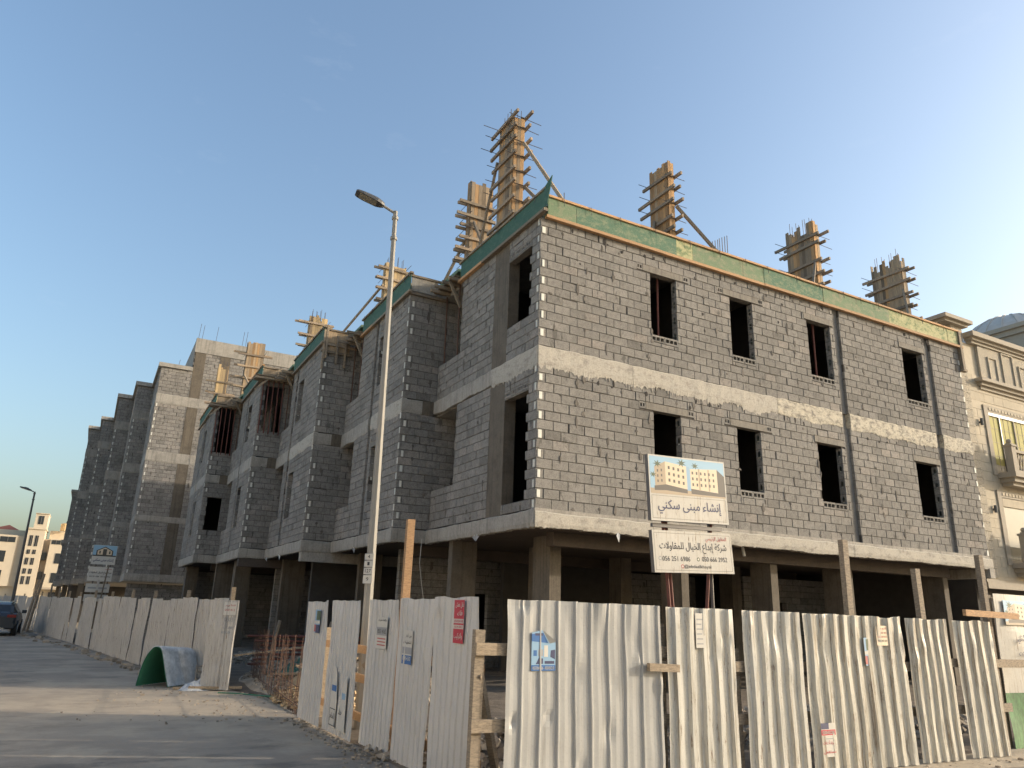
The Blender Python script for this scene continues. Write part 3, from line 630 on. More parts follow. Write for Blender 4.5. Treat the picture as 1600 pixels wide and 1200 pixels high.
# ------------------------------------------------------------------ roof column formwork
def formwork(x0,x1,y0,y1,zt,label,axis,yz,braces,rebar=8,rh=.25,pm=None,bare=0,stick=(.38,.3),rods=True):
    """timber column box; axis = direction of the long side"""
    zb=11.0; cx,cy=(x0+x1)/2,(y0+y1)/2
    t=thing('column_formwork',(cx,cy,zb),label,'formwork','column formwork boxes on the roof edge')
    pm=pm or m_plank; th=.025
    def planks(a0,a1,fix,ax,sgn):
        n=max(1,round((a1-a0)/.115)); 
        for i in range(n):
            p,q=a0+(a1-a0)*i/n+.002,a0+(a1-a0)*(i+1)/n-.002; top=zt-(random.choice((0,.02,.05,.1)) if not bare else random.choice((0,.1,.25,.35)))
            b=MB(); f0,f1=(fix-th,fix) if sgn<0 else (fix,fix+th)
            f0+=random.uniform(-.004,.004)
            if ax=='x': b.box(p,q,f0,f1,zb,top)
            else: b.box(f0,f1,p,q,zb,top)
            b.build('plank',random.choice((pm,pm,pm,m_plankO if pm is m_plank else m_plank)),t)
    planks(x0,x1,y0,'x',-1); planks(x0,x1,y1,'x',1); planks(y0,y1,x0,'y',-1); planks(y0,y1,x1,'y',1)
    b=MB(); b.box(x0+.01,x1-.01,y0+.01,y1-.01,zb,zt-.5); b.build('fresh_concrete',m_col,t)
    for z in yz:
        for sgn in (-1,1):
            e0,e1=stick[0]*random.uniform(.7,1.2),stick[1]*random.uniform(.7,1.2); z_=z+random.uniform(-.05,.05)+(.07 if sgn>0 else 0); tl=random.uniform(-.05,.05)
            b=MB()
            if axis=='y':
                x=(x0-th-.035) if sgn<0 else (x1+th+.035); b.beam((x,y0-e1,z_),(x+tl*.3,y1+e0,z_+tl),.06,.085)
            else:
                y=(y0-th-.035) if sgn<0 else (y1+th+.035); b.beam((x0-e0,y,z_),(x1+e1,y+tl*.3,z_+tl),.06,.085)
            b.build('yoke',m_yoke if random.random()<.7 else m_timber,t)
        if rods:
            b=MB(); l=random.uniform(.35,.6); l2=random.uniform(.1,.25); zr=z+.06
            if axis=='y': 
                b.cyl((x0-l2,y0-.035,zr),(x1+l,y0-.03,zr-random.uniform(-.02,.06)),.009,k=5); b.build('tie_rod',m_steel,t); b=MB()
                b.cyl((x0-l,y1+.035,zr),(x1+l2,y1+.03,zr),.009,k=5)
            else: 
                b.cyl((x0-.035,y0-l2,zr),(x0-.03,y1+l,zr),.009,k=5); b.build('tie_rod',m_steel,t); b=MB(); b.cyl((x1+.03,y0-l,zr),(x1+.035,y1+l2,zr),.009,k=5)
            b.build('tie_rod',m_steel,t)
    for (p,q) in braces:
        b=MB(); b.beam(p,q,.06,.08); b.build('brace',m_timber,t)
    n=max(2,rebar//2)
    for i in range(rebar):
        fx_=(i%n+.5)/n; s=(i//n)
        if axis=='y': px,py=(x0+.05 if s==0 else x1-.05),y0+(y1-y0)*fx_
        else: px,py=x0+(x1-x0)*fx_,(y0+.05 if s==0 else y1-.05)
        b=MB(); b.cyl((px,py,zt-.4),(px+random.uniform(-.015,.015),py+random.uniform(-.015,.015),zt+rh*random.uniform(.5,1.1)),.009,k=5); b.build('rebar',m_steel,t)
    return t
random.seed(11)
formwork(0,.3,1.5,2.27,14.35,'tallest timber column formwork, nearest the building corner with blue rebar tips','y',[11.35,11.75,12.2,12.6,13.05,13.5,13.95,14.25],[((.2,1.3,13.4),(.55,-.05,11.15)),((-.05,2.3,13.3),(.1,3.6,11.1)),((.3,1.4,12.2),(.5,.5,11.1))],8,.35)
formwork(.2,.9,4.45,4.66,14.0,'wide plank column formwork just left of the tallest one','x',[11.3,11.65,12.0,12.4,12.8,13.2],[((.25,4.4,12.4),(.0,5.8,11.0)),((.3,4.4,12.6),(.15,3.2,11.1))],0,.2,stick=(.4,.1))
formwork(4.46,4.66,.65,1.4,14.0,'orange plank column formwork alone above the first right-hand windows','y',[11.4,11.75,12.15,12.6,13.05,13.45],[((4.7,.6,12.6),(5.9,.1,11.05)),((4.4,1.2,12.3),(3.7,.5,11.05))],0,.2,pm=m_plankO)
formwork(10.48,10.70,.75,1.8,13.95,'column formwork with bare rebar tips above the third right-hand window','y',[11.3,11.7,12.1,12.5,13.1,13.4],[((10.45,.75,12.5),(9.4,.1,11.1)),((10.4,1.7,12.4),(9.9,1.2,11.05)),((10.4,1.6,12.3),(9.6,1.5,11.1))],8,.3,bare=1)
formwork(14.85,15.07,.75,1.85,13.95,'rightmost column formwork on the roof, next to the cream building','y',[11.5,11.95,12.4,12.9,13.3],[((14.8,.75,12.6),(13.9,.1,11.1)),((14.8,1.7,12.2),(14.0,1.2,11.05))],8,.3,bare=1)
formwork(-.13,.64,11.0,11.2,13.95,'column formwork partly hidden behind the near street lamp pole','x',[11.6,11.95,12.4,12.9,13.3,13.75],[((-.2,10.95,13.0),(-1.1,16.2,11.2)),((.1,10.95,12.9),(.5,9.5,11.1))],8,.4,pm=m_plankL,stick=(.35,.3))
formwork(-1.18,-.44,17.8,18.0,14.0,'pale column formwork above the third bay, struck by a long timber strut','x',[11.9,12.5,13.0,13.55],[((-1.1,17.75,12.6),(-1.25,16.6,11.1))],8,.35,pm=m_plankL,bare=1,stick=(.5,.3))
formwork(-2.9,-2.12,22.9,23.1,13.95,'broad grey plank column formwork in front of the lit gable','x',[11.6,12.1,12.7,13.3],[((-2.9,22.8,12.2),(-2.6,21.6,11.1))],0,.2,stick=(.5,.4))
formwork(-3.6,-3.1,27.4,27.6,13.9,'farthest column formwork, narrow with two pale uprights','x',[11.7,12.3,12.9],[],6,.3,pm=m_plankL,bare=1,stick=(.45,.45))
# loose starter bars on the roof
for (x,y,n,h,lab) in ((5.9,.5,7,1.15,'row of starter bars standing on the roof edge right of the orange formwork'),(.75,.6,4,.85,'short starter bars on the roof just right of the building corner')):
    t=thing('starter_bars',(x,y,11),lab,'rebar')
    for i in range(n):
        b=MB(); b.cyl((x+i*.09,y,10.95),(x+i*.09+random.uniform(-.02,.02),y,11.05+h*(.65+.35*i/n)),.011,k=5); b.build('rebar',m_steel,t)
# two sheets of white film left on the roof
for (x,y,z,lab) in ((-1.0,13.2,11.05,'crumpled white plastic film on the roof of the third bay'),(-2.1,20.5,11.0,'crumpled white plastic film on the roof of the fourth bay')):
    b=MB(); k=9
    for j in range(k+1):
        for i in range(k+1):
            u_,v_=i/k-.5,j/k-.5; rr=max(0,1-4*(u_*u_+v_*v_)); b.v.append((x+u_*.5,y+v_*.5,z+rr*.42*(.55+.6*noise.noise(Vector((u_*7+x,v_*7,1))))))
    for j in range(k):
        for i in range(k): q=j*(k+1)+i; b.f.append((q,q+1,q+k+2,q+k+1)); b.m.append(0)
    tag(b.build('plastic_film',m_plastic),lab,'plastic film')
# ------------------------------------------------------------------ second block building farther down the street
b2=thing('apartment_building',(0,45,0),'taller dark block-built apartment building farther down the street, its gable top sunlit','building')
w2=Wall()
zs=[(2.72,3.12),(5.95,6.28),(9.35,9.93),(12.75,13.33)]
GY=33.4; GX=-6.1
floors=[(3.12,5.95),(6.28,9.35),(9.93,12.75)]
colsx=[(1.72,2.32),(3.15,3.75)]
def gable_floor(z0,z1,x0,cs=colsx):
    w2.wall((GX+x0,GY),EX,NY,16-x0,z0,z1,[(a-x0,c-x0,z0-.1,z1+.1) for a,c in cs],q0=0)
for (z0,z1) in floors: gable_floor(z0,z1,0)
gable_floor(13.33,14.95,.0); gable_floor(14.95,16.2,1.65)
for a,c in colsx:
    b=MB(); b.box(GX+a,GX+c,GY-.012,GY+.3,2.7,14.95); b.build('column',m_col,b2)
    b=MB(); b.box(GX+a,GX+c,GY-.0125,GY+.3,14.951,16.2); b.build('column',m_col,b2)
for (za,zb) in zs:
    strip_edge(b2,'slab_edge',m_conc,(GX,GY),EX,NY,0,1.7,za,zb,.03,.03,step=.2); strip_edge(b2,'slab_edge',m_conc,(GX,GY),EX,NY,2.34,12,za,zb,.03,.025,step=.2)
b=MB(); b.box(GX+1.65,GX+16,GY-.04,GY+.3,16.2,17.1); b.build('parapet_beam',m_conc,b2)
b=MB(); b.box(GX-.15,GX+1.7,GY-.12,GY+6,14.96,15.2); b.build('roof_slab',m_conc,b2)
b=MB(); b.box(GX+1.66,GX+1.85,GY+.05,GY+8,15.2,17.05); b.build('side_wall',m_conc,b2)
bays2=[(-6.1,33.4,38.7),(-7.05,38.7,42.8),(-7.95,42.8,51.0),(-8.8,51.0,55.3),(-9.64,55.3,61.5)]
for i,(X,ya,yb) in enumerate(bays2):
    for (z0,z1) in floors+[(13.33,14.95)]:
        if i:
            w2.wall((X,ya),EX,NY,1.0,z0,z1,q0=0)
            n=round((z1-z0)/.2127)
            if (z0<13):
                fb=MB()
                for k in range(0,n,2): fb.ubox((X,ya),EX,NY,.06,.125,z0+k*(z1-z0)/n+.02,z0+(k+1)*(z1-z0)/n-.02,-.05,.012)
                fb.build('insulation_strips',m_foam,b2,stuff=True)
        else:
            n=round((z1-z0)/.2127)
            if z0<10:
                fb=MB()
                for k in range(0,n,2): fb.ubox((X,ya),EX,NY,.06,.12,z0+k*(z1-z0)/n+.02,z0+(k+1)*(z1-z0)/n-.02,-.05,.012)
                fb.build('insulation_strips',m_foam,b2,stuff=True)
        w2.wall((X,ya),EY,NX,yb-ya,z0,z1,q0=1)
    for (za,zb) in zs:
        b=MB(); b.box(X-.02,X+6,ya-.015,yb-.02,za,zb); b.build('floor_slab',m_conc,b2)
        if i: strip_edge(b2,'slab_edge',m_conc,(X,ya),EX,NY,.15,.75,za,zb,.03,.04,step=.2)
    if i:
        b=MB(); b.box(X-.15,X+2,ya-.15,yb-.1,14.95+.01*i,15.2+.01*i); b.build('roof_slab',m_conc,b2)
# low projecting bay at the far end
for (z0,z1) in ((3.1,6.2),(6.5,10.6)):
    w2.wall((-10.15,62),EX,NY,1.3,z0,z1,q0=0); w2.wall((-10.15,62),EY,NX,6,z0,z1,q0=1)
for (za,zb) in ((2.7,3.1),(6.2,6.5),(10.6,10.8)):
    b=MB(); b.box(-10.3,-8,61.9,68,za,zb); b.build('floor_slab',m_conc,b2)
# ground floor: recessed wall with a row of hollow blocks
w2.wall((GX+.2,GY+.6),EX,NY,6,0,2.6)
for i in range(14): hollow(b2,(GX+.2,GY+.58),EX,NY,.1+i*.4,.1+(i+1)*.4,2.05,2.25,3)
for (x,y) in ((-7.3,40),(-8.3,47),(-9.4,56),(-10,63)):
    b=MB(); b.box(x,x+.35,y,y+.5,0,2.72); b.build('column',m_col,b2)
b=MB(); b.box(-9.2,8,61,61.3,2.7,15); b.build('back_wall',m_dark,b2)
b=MB(); b.box(-9,8,55,55.2,0,2.7); b.build('back_wall',m_dark,b2)
# hollow blocks at the step of the gable
hollow(b2,(GX,GY),EX,NY,-.02,.6,9.93,10.13,3,d=.02)
for (x,h) in ((1.75,1.0),(1.95,.95),(2.75,1.0),(4.3,1.0),(4.5,1.05),(.9,-1.5)):
    b=MB(); z=17.1 if h>0 else 15.2; b.cyl((GX+x,GY+.15,z-.1),(GX+x+.05,GY+.15,z+abs(h) if h>0 else z+.4),.012,k=5); b.build('rebar',m_steel,b2)
w2.finish(b2,m_block2)

# ------------------------------------------------------------------ cream stone building on the right
cb=thing('apartment_building',(24,1,0),'finished cream stone-clad building at the right edge with balconies','building')
CY=1.0; CX=17.62
b=MB(); b.box(CX,44,CY,14,3.2,11.5); b.build('wall',m_cream,cb)
b=MB(); b.box(CX-.0,44,CY+.4,14,0,3.2); b.build('ground_floor_wall',m_dark,cb)
# corner pier of rough stone, courses
z=3.25;
while z<11.6:
    b=MB(); b.ubox((CX,CY),EX,NY,0,.62,z+.005,z+.30-.005,-.02,.05); b.build('quoin_stone',m_cream2,cb); z+=.30
b=MB(); b.box(CX+.0,CX+.66,CY-.06,CY+.7,11.55,12.02); b.build('pier_cap_block',m_cream2,cb)
b=MB(); b.box(CX-.55,CX+.8,CY-.22,CY+1.2,12.02,12.12); b.box(CX-.68,CX+.93,CY-.34,CY+1.35,12.12,12.26); b.build('pier_cap',m_trim,cb)
# stone tiles
random.seed(3)
ops=[(1.45,4.4,7.0,9.35),(1.45,4.4,3.6,6.3)]
z=3.3;k=0
while z<10.2:
    x=.64-(.3 if k%2 else 0)
    while x<5.2:
        a,c=max(x,.64),min(x+.58,5.2)
        if c-a>.08 and not any(p<(a+c)/2<q and r<z+.16<s for p,q,r,s in ops):
            b=MB(); d=random.uniform(.012,.02); b.ubox((CX,CY),EX,NY,a+.004,c-.004,z+.004,z+.316,-.02,d); b.build('stone_tile',m_cream,cb)
        x+=.58
    z+=.32;k+=1
# cornice and upper loggia
def ledge(x0,x1,z0,prof,m=m_trim,nm='cornice'):
    b=MB()
    for (za,zb,d) in prof: b.ubox((CX,CY),EX,NY,x0-d,x1,z0+za,z0+zb,-.05,d)
    b.build(nm,m,cb)
ledge(1.15,27,11.5,[(0,.1,.16),(.1,.2,.24),(.2,.38,.36)])
ledge(1.35,27,10.05,[(-.22,-.1,.08),(-.1,.02,.18),(.02,.14,.30)],nm='sill_ledge')
b=MB(); b.ubox((CX,CY),EX,NY,1.4,27,10.2,11.5,-.05,.10); b.build('frieze_wall',m_cream2,cb)
for (x0,x1,z0,z1) in ((1.95,2.4,10.25,11.1),(2.85,3.5,10.22,11.42),(3.95,4.4,10.25,11.1),(4.8,5.4,10.22,11.42)):
    b=MB(); b.ubox((CX,CY),EX,NY,x0,x1,z0,z1,.04,.106); n=len(b.v); b.build('niche_panel',m_cream2,cb)
    b=MB()
    for (p,q,r,s) in ((x0-.05,x0,z0-.05,z1+.05),(x1,x1+.05,z0-.05,z1+.05),(x0,x1,z1,z1+.05)): b.ubox((CX,CY),EX,NY,p,q,r,s,.08,.15)
    b.build('niche_frame',m_cream2,cb)
# windows with carved frames and balconies
for (zb,gold_refl) in ((6.95,True),(3.91,False)):
    zt=zb+2.05
    b=MB(); b.ubox((CX,CY),EX,NY,1.55,4.4,zb,zt,.0,.012); wn=b.build('window',m_gold_refl if gold_refl else m_blind,cb)
    fr=MB(); fr.ubox((CX,CY),EX,NY,1.28,1.52,zb-.2,zt+.26,-.02,.06); fr.ubox((CX,CY),EX,NY,1.52,4.4,zt+.02,zt+.26,-.02,.058); fr.build('window_surround',m_trim,cb)
    for i in range(14):
        f=MB(); f.ubox((CX,CY),EX,NY,1.56+i*.2,1.7+i*.2,zt+.09,zt+.19,.05,.075); f.build('carved_boss',m_cream,cb)
    if gold_refl:
        for x in (2.15,3.05,3.95): 
            f=MB(); f.ubox((CX,CY),EX,NY,x,x+.06,zb,zt-.03,.004,.05); f.build('window_mullion',m_framew if x<3 else m_trim,cb)
        f=MB(); f.ubox((CX,CY),EX,NY,1.53,4.4,zt-.1,zt+.01,.004,.055); f.build('window_head',m_framew,cb)
        for x in (1.85,2.45,2.75,3.3,3.6):
            f=MB(); f.ubox((CX,CY),EX,NY,x,x+.012,zb,zt-.1,.008,.02); f.build('glazing_bar',m_trim,cb)
        for z_ in (zb+.5,zb+1.0,zb+1.5):
            f=MB(); f.ubox((CX,CY),EX,NY,1.55,4.2,z_,z_+.012,.006,.018); f.build('glazing_bar',m_trim,cb)
    else:
        f=MB(); f.ubox((CX,CY),EX,NY,1.55,4.4,zt-.28,zt,.006,.05); f.build('shutter_box',m_cream,cb)
    # balcony
    bz=zb-.25
    b=MB(); b.ubox((CX,CY),EX,NY,1.55,5,bz-.05,bz+.12,-.02,.62); b.ubox((CX,CY),EX,NY,1.66,5,bz-.2,bz-.05,-.02,.5); b.ubox((CX,CY),EX,NY,1.75,5,bz-.32,bz-.2,-.02,.38); b.build('balcony_slab',m_trim,cb)
    b=MB(); b.ubox((CX,CY),EX,NY,1.56,1.82,bz+.12,bz+1.0,.36,.61); b.ubox((CX,CY),EX,NY,1.53,1.85,bz+1.0,bz+1.07,.33,.64); b.ubox((CX,CY),EX,NY,1.6,1.78,bz+1.07,bz+1.12,.4,.57); b.build('balcony_pier',m_trim,cb)
    b=MB(); px,py=CX+1.69,CY-.485
    for i in range(6):
        a0,a1=i*math.pi/6,(i+1)*math.pi/6; b.cyl((px,py,bz+1.19-math.cos(a0)*.085),(px,py,bz+1.19-math.cos(a1)*.085),.012+math.sin(a0)*.08,.012+math.sin(a1)*.08,k=10,cap=False)
    b.build('finial',m_trim,cb,smooth=True)
    b=MB(); b.ubox((CX,CY),EX,NY,1.82,5,bz+.82,bz+.92,.4,.56); b.build('balcony_rail',m_trim,cb)
    b=MB(); b.ubox((CX,CY),EX,NY,1.82,5,bz+.12,bz+.2,.42,.55); b.build('balcony_rail',m_trim,cb)
    for i in range(16):
        x=CX+1.9+i*.16; 
        for sg in (-1,1):
            f=MB(); f.beam((x-.08*sg,CY-.48-.01*sg,bz+.2),(x+.08*sg,CY-.48-.01*sg,bz+.82),.03,.035); f.build('lattice_bar',m_trim,cb)
    # wall lamp
    f=MB(); f.ubox((CX,CY),EX,NY,.92,1.02,zb+1.58,zb+1.64,.02,.1); f.cyl((CX+.97,CY-.09,zb+1.5),(CX+.97,CY-.09,zb+1.74),.05,k=8); f.build('wall_lamp',m_lampdark,cb)
ledge(-.05,27,3.2,[(-.1,.0,.05),(-.3,-.1,.12)],nm='string_course')
# roof domes and plant room behind the cornice
for (x,y,r,zb,lab) in ((36,8.,2.9,16.05,'larger'),(27.6,6.2,1.6,13.6,'smaller')):
    b=MB(); n=20
    for j in range(8):
        for i in range(n):
            t=math.pi/2*j/7; b.v.append((x+r*math.cos(t)*math.cos(2*math.pi*i/n),y+r*math.cos(t)*math.sin(2*math.pi*i/n),zb+r*.95*math.sin(t)))
    for j in range(7):
        for i in range(n): q=(i+1)%n; b.f.append((j*n+i,j*n+q,(j+1)*n+q,(j+1)*n+i)); b.m.append(0)
    b.cyl((x,y,zb-3),(x,y,zb),r*1.02,k=20,cap=False); dm=b.build('roof_dome',m_dome,cb)
    b=MB()
    for i in range(n):
        t0=2*math.pi*i/n
        for j in range(6):
            ta,tb=math.pi/2*j/7,math.pi/2*(j+1)/7; P=lambda t:(x+(r+.03)*math.cos(t)*math.cos(t0),y+(r+.03)*math.cos(t)*math.sin(t0),zb+(r*.95+.03)*math.sin(t))
            b.beam(P(ta),P(tb),.05,.05)
    b.build('dome_rib',m_dome,dm,stuff=True)
PX,PZ=28,15.22
b=MB(); b.box(PX,46,2.0,8.2,12,PZ-.45); b.box(PX-.12,46,1.9,8.3,PZ-.45,PZ-.2); b.box(PX-.25,46,1.75,8.4,PZ-.2,PZ); b.build('plant_room',m_trim,cb)

# ------------------------------------------------------------------ far cream building closing the street
def far(x,z): return (-7.9+(x+7.9)*1.43, 1.65+(z-1.65)*1.43)
FY=141.5
fb_=thing('apartment_building',(-18,FY,0),'distant cream apartment building with dark windows at the end of the street','building')
def fbox(name,x0,x1,z0,z1,d0,d1,m):
    a,c=far(x0,z0); e,g=far(x1,z1); b=MB(); b.box(a,e,FY-d1,FY-d0,max(c,-.2),g); return b.build(name,m,fb_)
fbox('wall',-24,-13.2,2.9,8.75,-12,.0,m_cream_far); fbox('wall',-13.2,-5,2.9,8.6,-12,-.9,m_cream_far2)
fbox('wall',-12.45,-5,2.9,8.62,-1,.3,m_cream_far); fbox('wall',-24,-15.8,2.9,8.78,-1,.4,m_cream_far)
fbox('wall',-15.8,-15.0,1,8.6,-3,-1.2,m_cream_far2)
fbox('ground_floor_wall',-24,-5,-.2,2.9,-12,-.5,m_cream_far); fbox('canopy',-12.6,-9,2.7,2.95,-.4,1.0,m_cream_far2)
fbox('stair_tower',-15.05,-13.15,-.2,9.72,-6,.9,m_cream_far); fbox('tower_cap',-15.15,-13.05,9.6,9.76,-6,1.1,m_cream_far)
fbox('tower_room',-14.5,-13.15,9.76,11.5,-5,.5,m_cream_far); fbox('tower_cap',-14.55,-13.1,11.5,11.58,-5,.7,m_cream_far)
fbox('parapet',-24,-15.05,8.8,9.6,-12,-4,m_cream_far); fbox('parapet',-12.8,-5,8.7,9.8,-12,-4,m_cream_far)
def fwin(x0,x1,z0,z1,d): 
    wn=fbox('window',x0,x1,z0,z1,-.1,d,m_glassdk); a,c=far((x0+x1)/2,z0); e,g=far(0,z1)
    b=MB(); b.box(a-.05,a+.05,FY-d-.05,FY-d+.02,c,g); b.build('window_mullion',m_framew,wn)
fwin(-14.13,-13.58,10.25,11.25,.56)
for (x0,x1) in ((-14.63,-14.3),(-14.05,-13.72)):
    for (z0,z1) in ((7.62,8.87),(6.7,7.2),(5.45,6.24),(4.4,5.0),(3.2,4.12)): fwin(x0,x1,z0,z1,.96)
fwin(-13.1,-12.65,6.08,6.96,-.84); fwin(-13.1,-12.65,3.82,4.68,-.84); fwin(-15.7,-15.4,6.1,6.9,-1.1); fwin(-15.7,-15.4,3.9,4.8,-1.1)
for x in (-12.3,-11.3,-10.3,-9.3): fwin(x,x+.92,8.0,8.5,.36)
fwin(-11.66,-10.19,5.74,6.95,.36); fwin(-11.7,-10.1,3.48,4.64,.36); fwin(-9.4,-8,5.74,6.95,.36)
fwin(-17.6,-16.05,7.95,8.56,.46); fwin(-19.5,-17.7,7.95,8.56,.46); fwin(-18.6,-16.75,5.65,6.93,.46); fwin(-18.6,-16.75,3.4,4.7,.46); fwin(-11.6,-10.2,.3,2.4,-.4); fwin(-13,-12.5,.3,2.3,-.4)
a,c=far(-17.37,10.3); 
b=MB(); x0,z0=far(-19,9.6); x1,_=far(-16.1,9.6); yb=FY+4
b.v=[(x0,yb,z0),(x1,yb,z0),(x1,yb+5,z0),(x0,yb+5,z0),(a,yb+2.5,c)]; b.f=[(0,1,4),(1,2,4),(2,3,4),(3,0,4)]; b.m=[0]*4; b.build('hip_roof',m_roofred,fb_)
x0,z0=far(-11.3,9.8); b=MB(); b.cyl((x0,FY+3,z0),(x0,FY+3,z0+1.25),.7,k=14); b.cyl((x0,FY+3,z0+1.25),(x0,FY+3,z0+1.4),.7,.3,k=14); tag(b.build('water_tank',m_tank),'round ochre water tank on the roof of the distant cream building','water tank')

# ------------------------------------------------------------------ unseen houses added across the street to bounce light into the shade
m_bounce_house=mat_simple('bounce_render',(.72,.68,.61),.85,var=.06,scale=.8,bumpk=.05)
for i in range(9):
    y0=-46+i*15; h_=(10.2,11.4,9.6)[i%3]; xx=-25-.15*max(0,y0)
    t=thing('fill_house',(xx-6,y0+6.5,0),'unseen pale building across the left street, added to bounce light into the shade','fill_house','unseen houses added across the street to bounce light')
    b=MB(); b.box(xx-12,xx,y0,y0+13.2,0,h_); b.build('wall',m_bounce_house,t)
    b=MB(); b.box(xx-12.2,xx+.2,y0-.1,y0+13.3,h_,h_+.35); b.build('parapet',m_bounce_house,t)
    for f in range(3):
        for k in range(3):
            b=MB(); b.box(xx-.05,xx+.04,y0+1.6+k*4,y0+3.2+k*4,1.0+f*3.2,2.5+f*3.2); wn=b.build('window',m_glassdk,t)
            b=MB(); b.box(xx-.02,xx+.12,y0+1.5+k*4,y0+3.3+k*4,.86+f*3.2,.98+f*3.2); b.build('sill',m_bounce_house,wn)

# ------------------------------------------------------------------ lettering
FORMS={}
def _F(c,iso,n): FORMS[c]=(iso,iso+1,iso+2 if n==4 else None,iso+3 if n==4 else None)
for c,i,n in (('ء',0xFE80,1),('أ',0xFE83,2),('إ',0xFE87,2),('ا',0xFE8D,2),('ب',0xFE8F,4),('ة',0xFE93,2),('ت',0xFE95,4),('ج',0xFE9D,4),('ح',0xFEA1,4),('خ',0xFEA5,4),('د',0xFEA9,2),('ر',0xFEAD,2),('ز',0xFEAF,2),('س',0xFEB1,4),('ش',0xFEB5,4),('ض',0xFEBD,4),('ط',0xFEC1,4),('ع',0xFEC9,4),('ف',0xFED1,4),('ق',0xFED5,4),('ك',0xFED9,4),('ل',0xFEDD,4),('م',0xFEE1,4),('ن',0xFEE5,4),('ه',0xFEE9,4),('و',0xFEED,2),('ى',0xFEEF,2),('ي',0xFEF1,4),('ئ',0xFE89,4)): _F(c,i,n)
def shape(s):
    s=s.replace('لا','\uFEFB'); out=[]
    jn=lambda c:c in FORMS and FORMS[c][2] is not None
    for i,c in enumerate(s):
        p=s[i-1] if i else ' '; q=s[i+1] if i+1<len(s) else ' '
        if c=='\uFEFB': out.append('\uFEFC' if jn(p) else c); continue
        if c not in FORMS: out.append(c); continue
        iso,fin,ini,med=FORMS[c]; pj=jn(p) and c!='ء'; nj=ini is not None and ((q in FORMS and q!='ء') or q=='\uFEFB')
        out.append(chr(med if pj and nj else fin if pj else ini if nj else iso))
    return ''.join(reversed(out))
_tc={}
def text_mesh(s,size,bold=.0):
    k=(s,size,bold)
    if k in _tc: return _tc[k]
    cu=bpy.data.curves.new('lettering','FONT'); cu.body=s; cu.size=size; cu.align_x='CENTER'; cu.align_y='CENTER'; cu.resolution_u=3
    o=bpy.data.objects.new('lettering_source',cu); COL.objects.link(o); bpy.context.view_layer.update()
    me=bpy.data.meshes.new_from_object(o.evaluated_get(bpy.context.evaluated_depsgraph_get())); bpy.data.objects.remove(o); bpy.data.curves.remove(cu); _tc[k]=me; return me
def fit_text(s,width,height,bold=.0):
    me=text_mesh(s,1.0); xs=[v.co.x for v in me.vertices]; ys=[v.co.y for v in me.vertices]
    if not xs: return None
    sx=width/(max(xs)-min(xs)); sy=height/(max(ys)-min(ys)) if height else sx
    return me,Matrix.Diagonal((sx,sy,1,1))@Matrix.Translation((-(max(xs)+min(xs))/2,-(max(ys)+min(ys))/2,0))
class Print:
    """flat print on a board: local frame (u right, v up, n out)"""
    def __init__(s,o,u,n): 
        s.o=Vector(o); s.u=Vector(u).normalized(); s.n=Vector(n).normalized(); s.v=s.n.cross(s.u).normalized(); s.b=MB(); s.mats=[]
    def mi(s,m):
        if m not in s.mats: s.mats.append(m)
        return s.mats.index(m)
    def P(s,x,y,h=0): return s.o+s.u*x+s.v*y+s.n*h
    def rect(s,x0,x1,y0,y1,m,h=.001): s.b.poly([s.P(x0,y0,h),s.P(x1,y0,h),s.P(x1,y1,h),s.P(x0,y1,h)],s.mi(m))
    def poly(s,pts,m,h=.001): s.b.poly([s.P(x,y,h) for x,y in pts],s.mi(m))
    def frame(s,x0,x1,y0,y1,t,m,h=.001):
        s.rect(x0,x1,y0,y0+t,m,h);s.rect(x0,x1,y1-t,y1,m,h);s.rect(x0,x0+t,y0+t,y1-t,m,h);s.rect(x1-t,x1,y0+t,y1-t,m,h)
    def text(s,t,cx,cy,wd,ht,m,h=.002,bold=.0,ar=False):
        r=fit_text(shape(t) if ar else t,wd,ht,bold)
        if not r: return
        M=Matrix((s.u,s.v,s.n)).transposed().to_4x4(); 
        for (ex,ey,eh) in ((0,0,0),(1,0,.0002),(-1,0,.0004),(0,1,.0006),(0,-1,.0008)):
            k=bold*.55*min(ht or wd,.3); M.translation=s.P(cx+ex*k,cy+ey*k,h+eh); s.b.add(r[0],M@r[1],s.mi(m))
    def build(s,name,parent): return s.b.build(name,s.mats,parent)
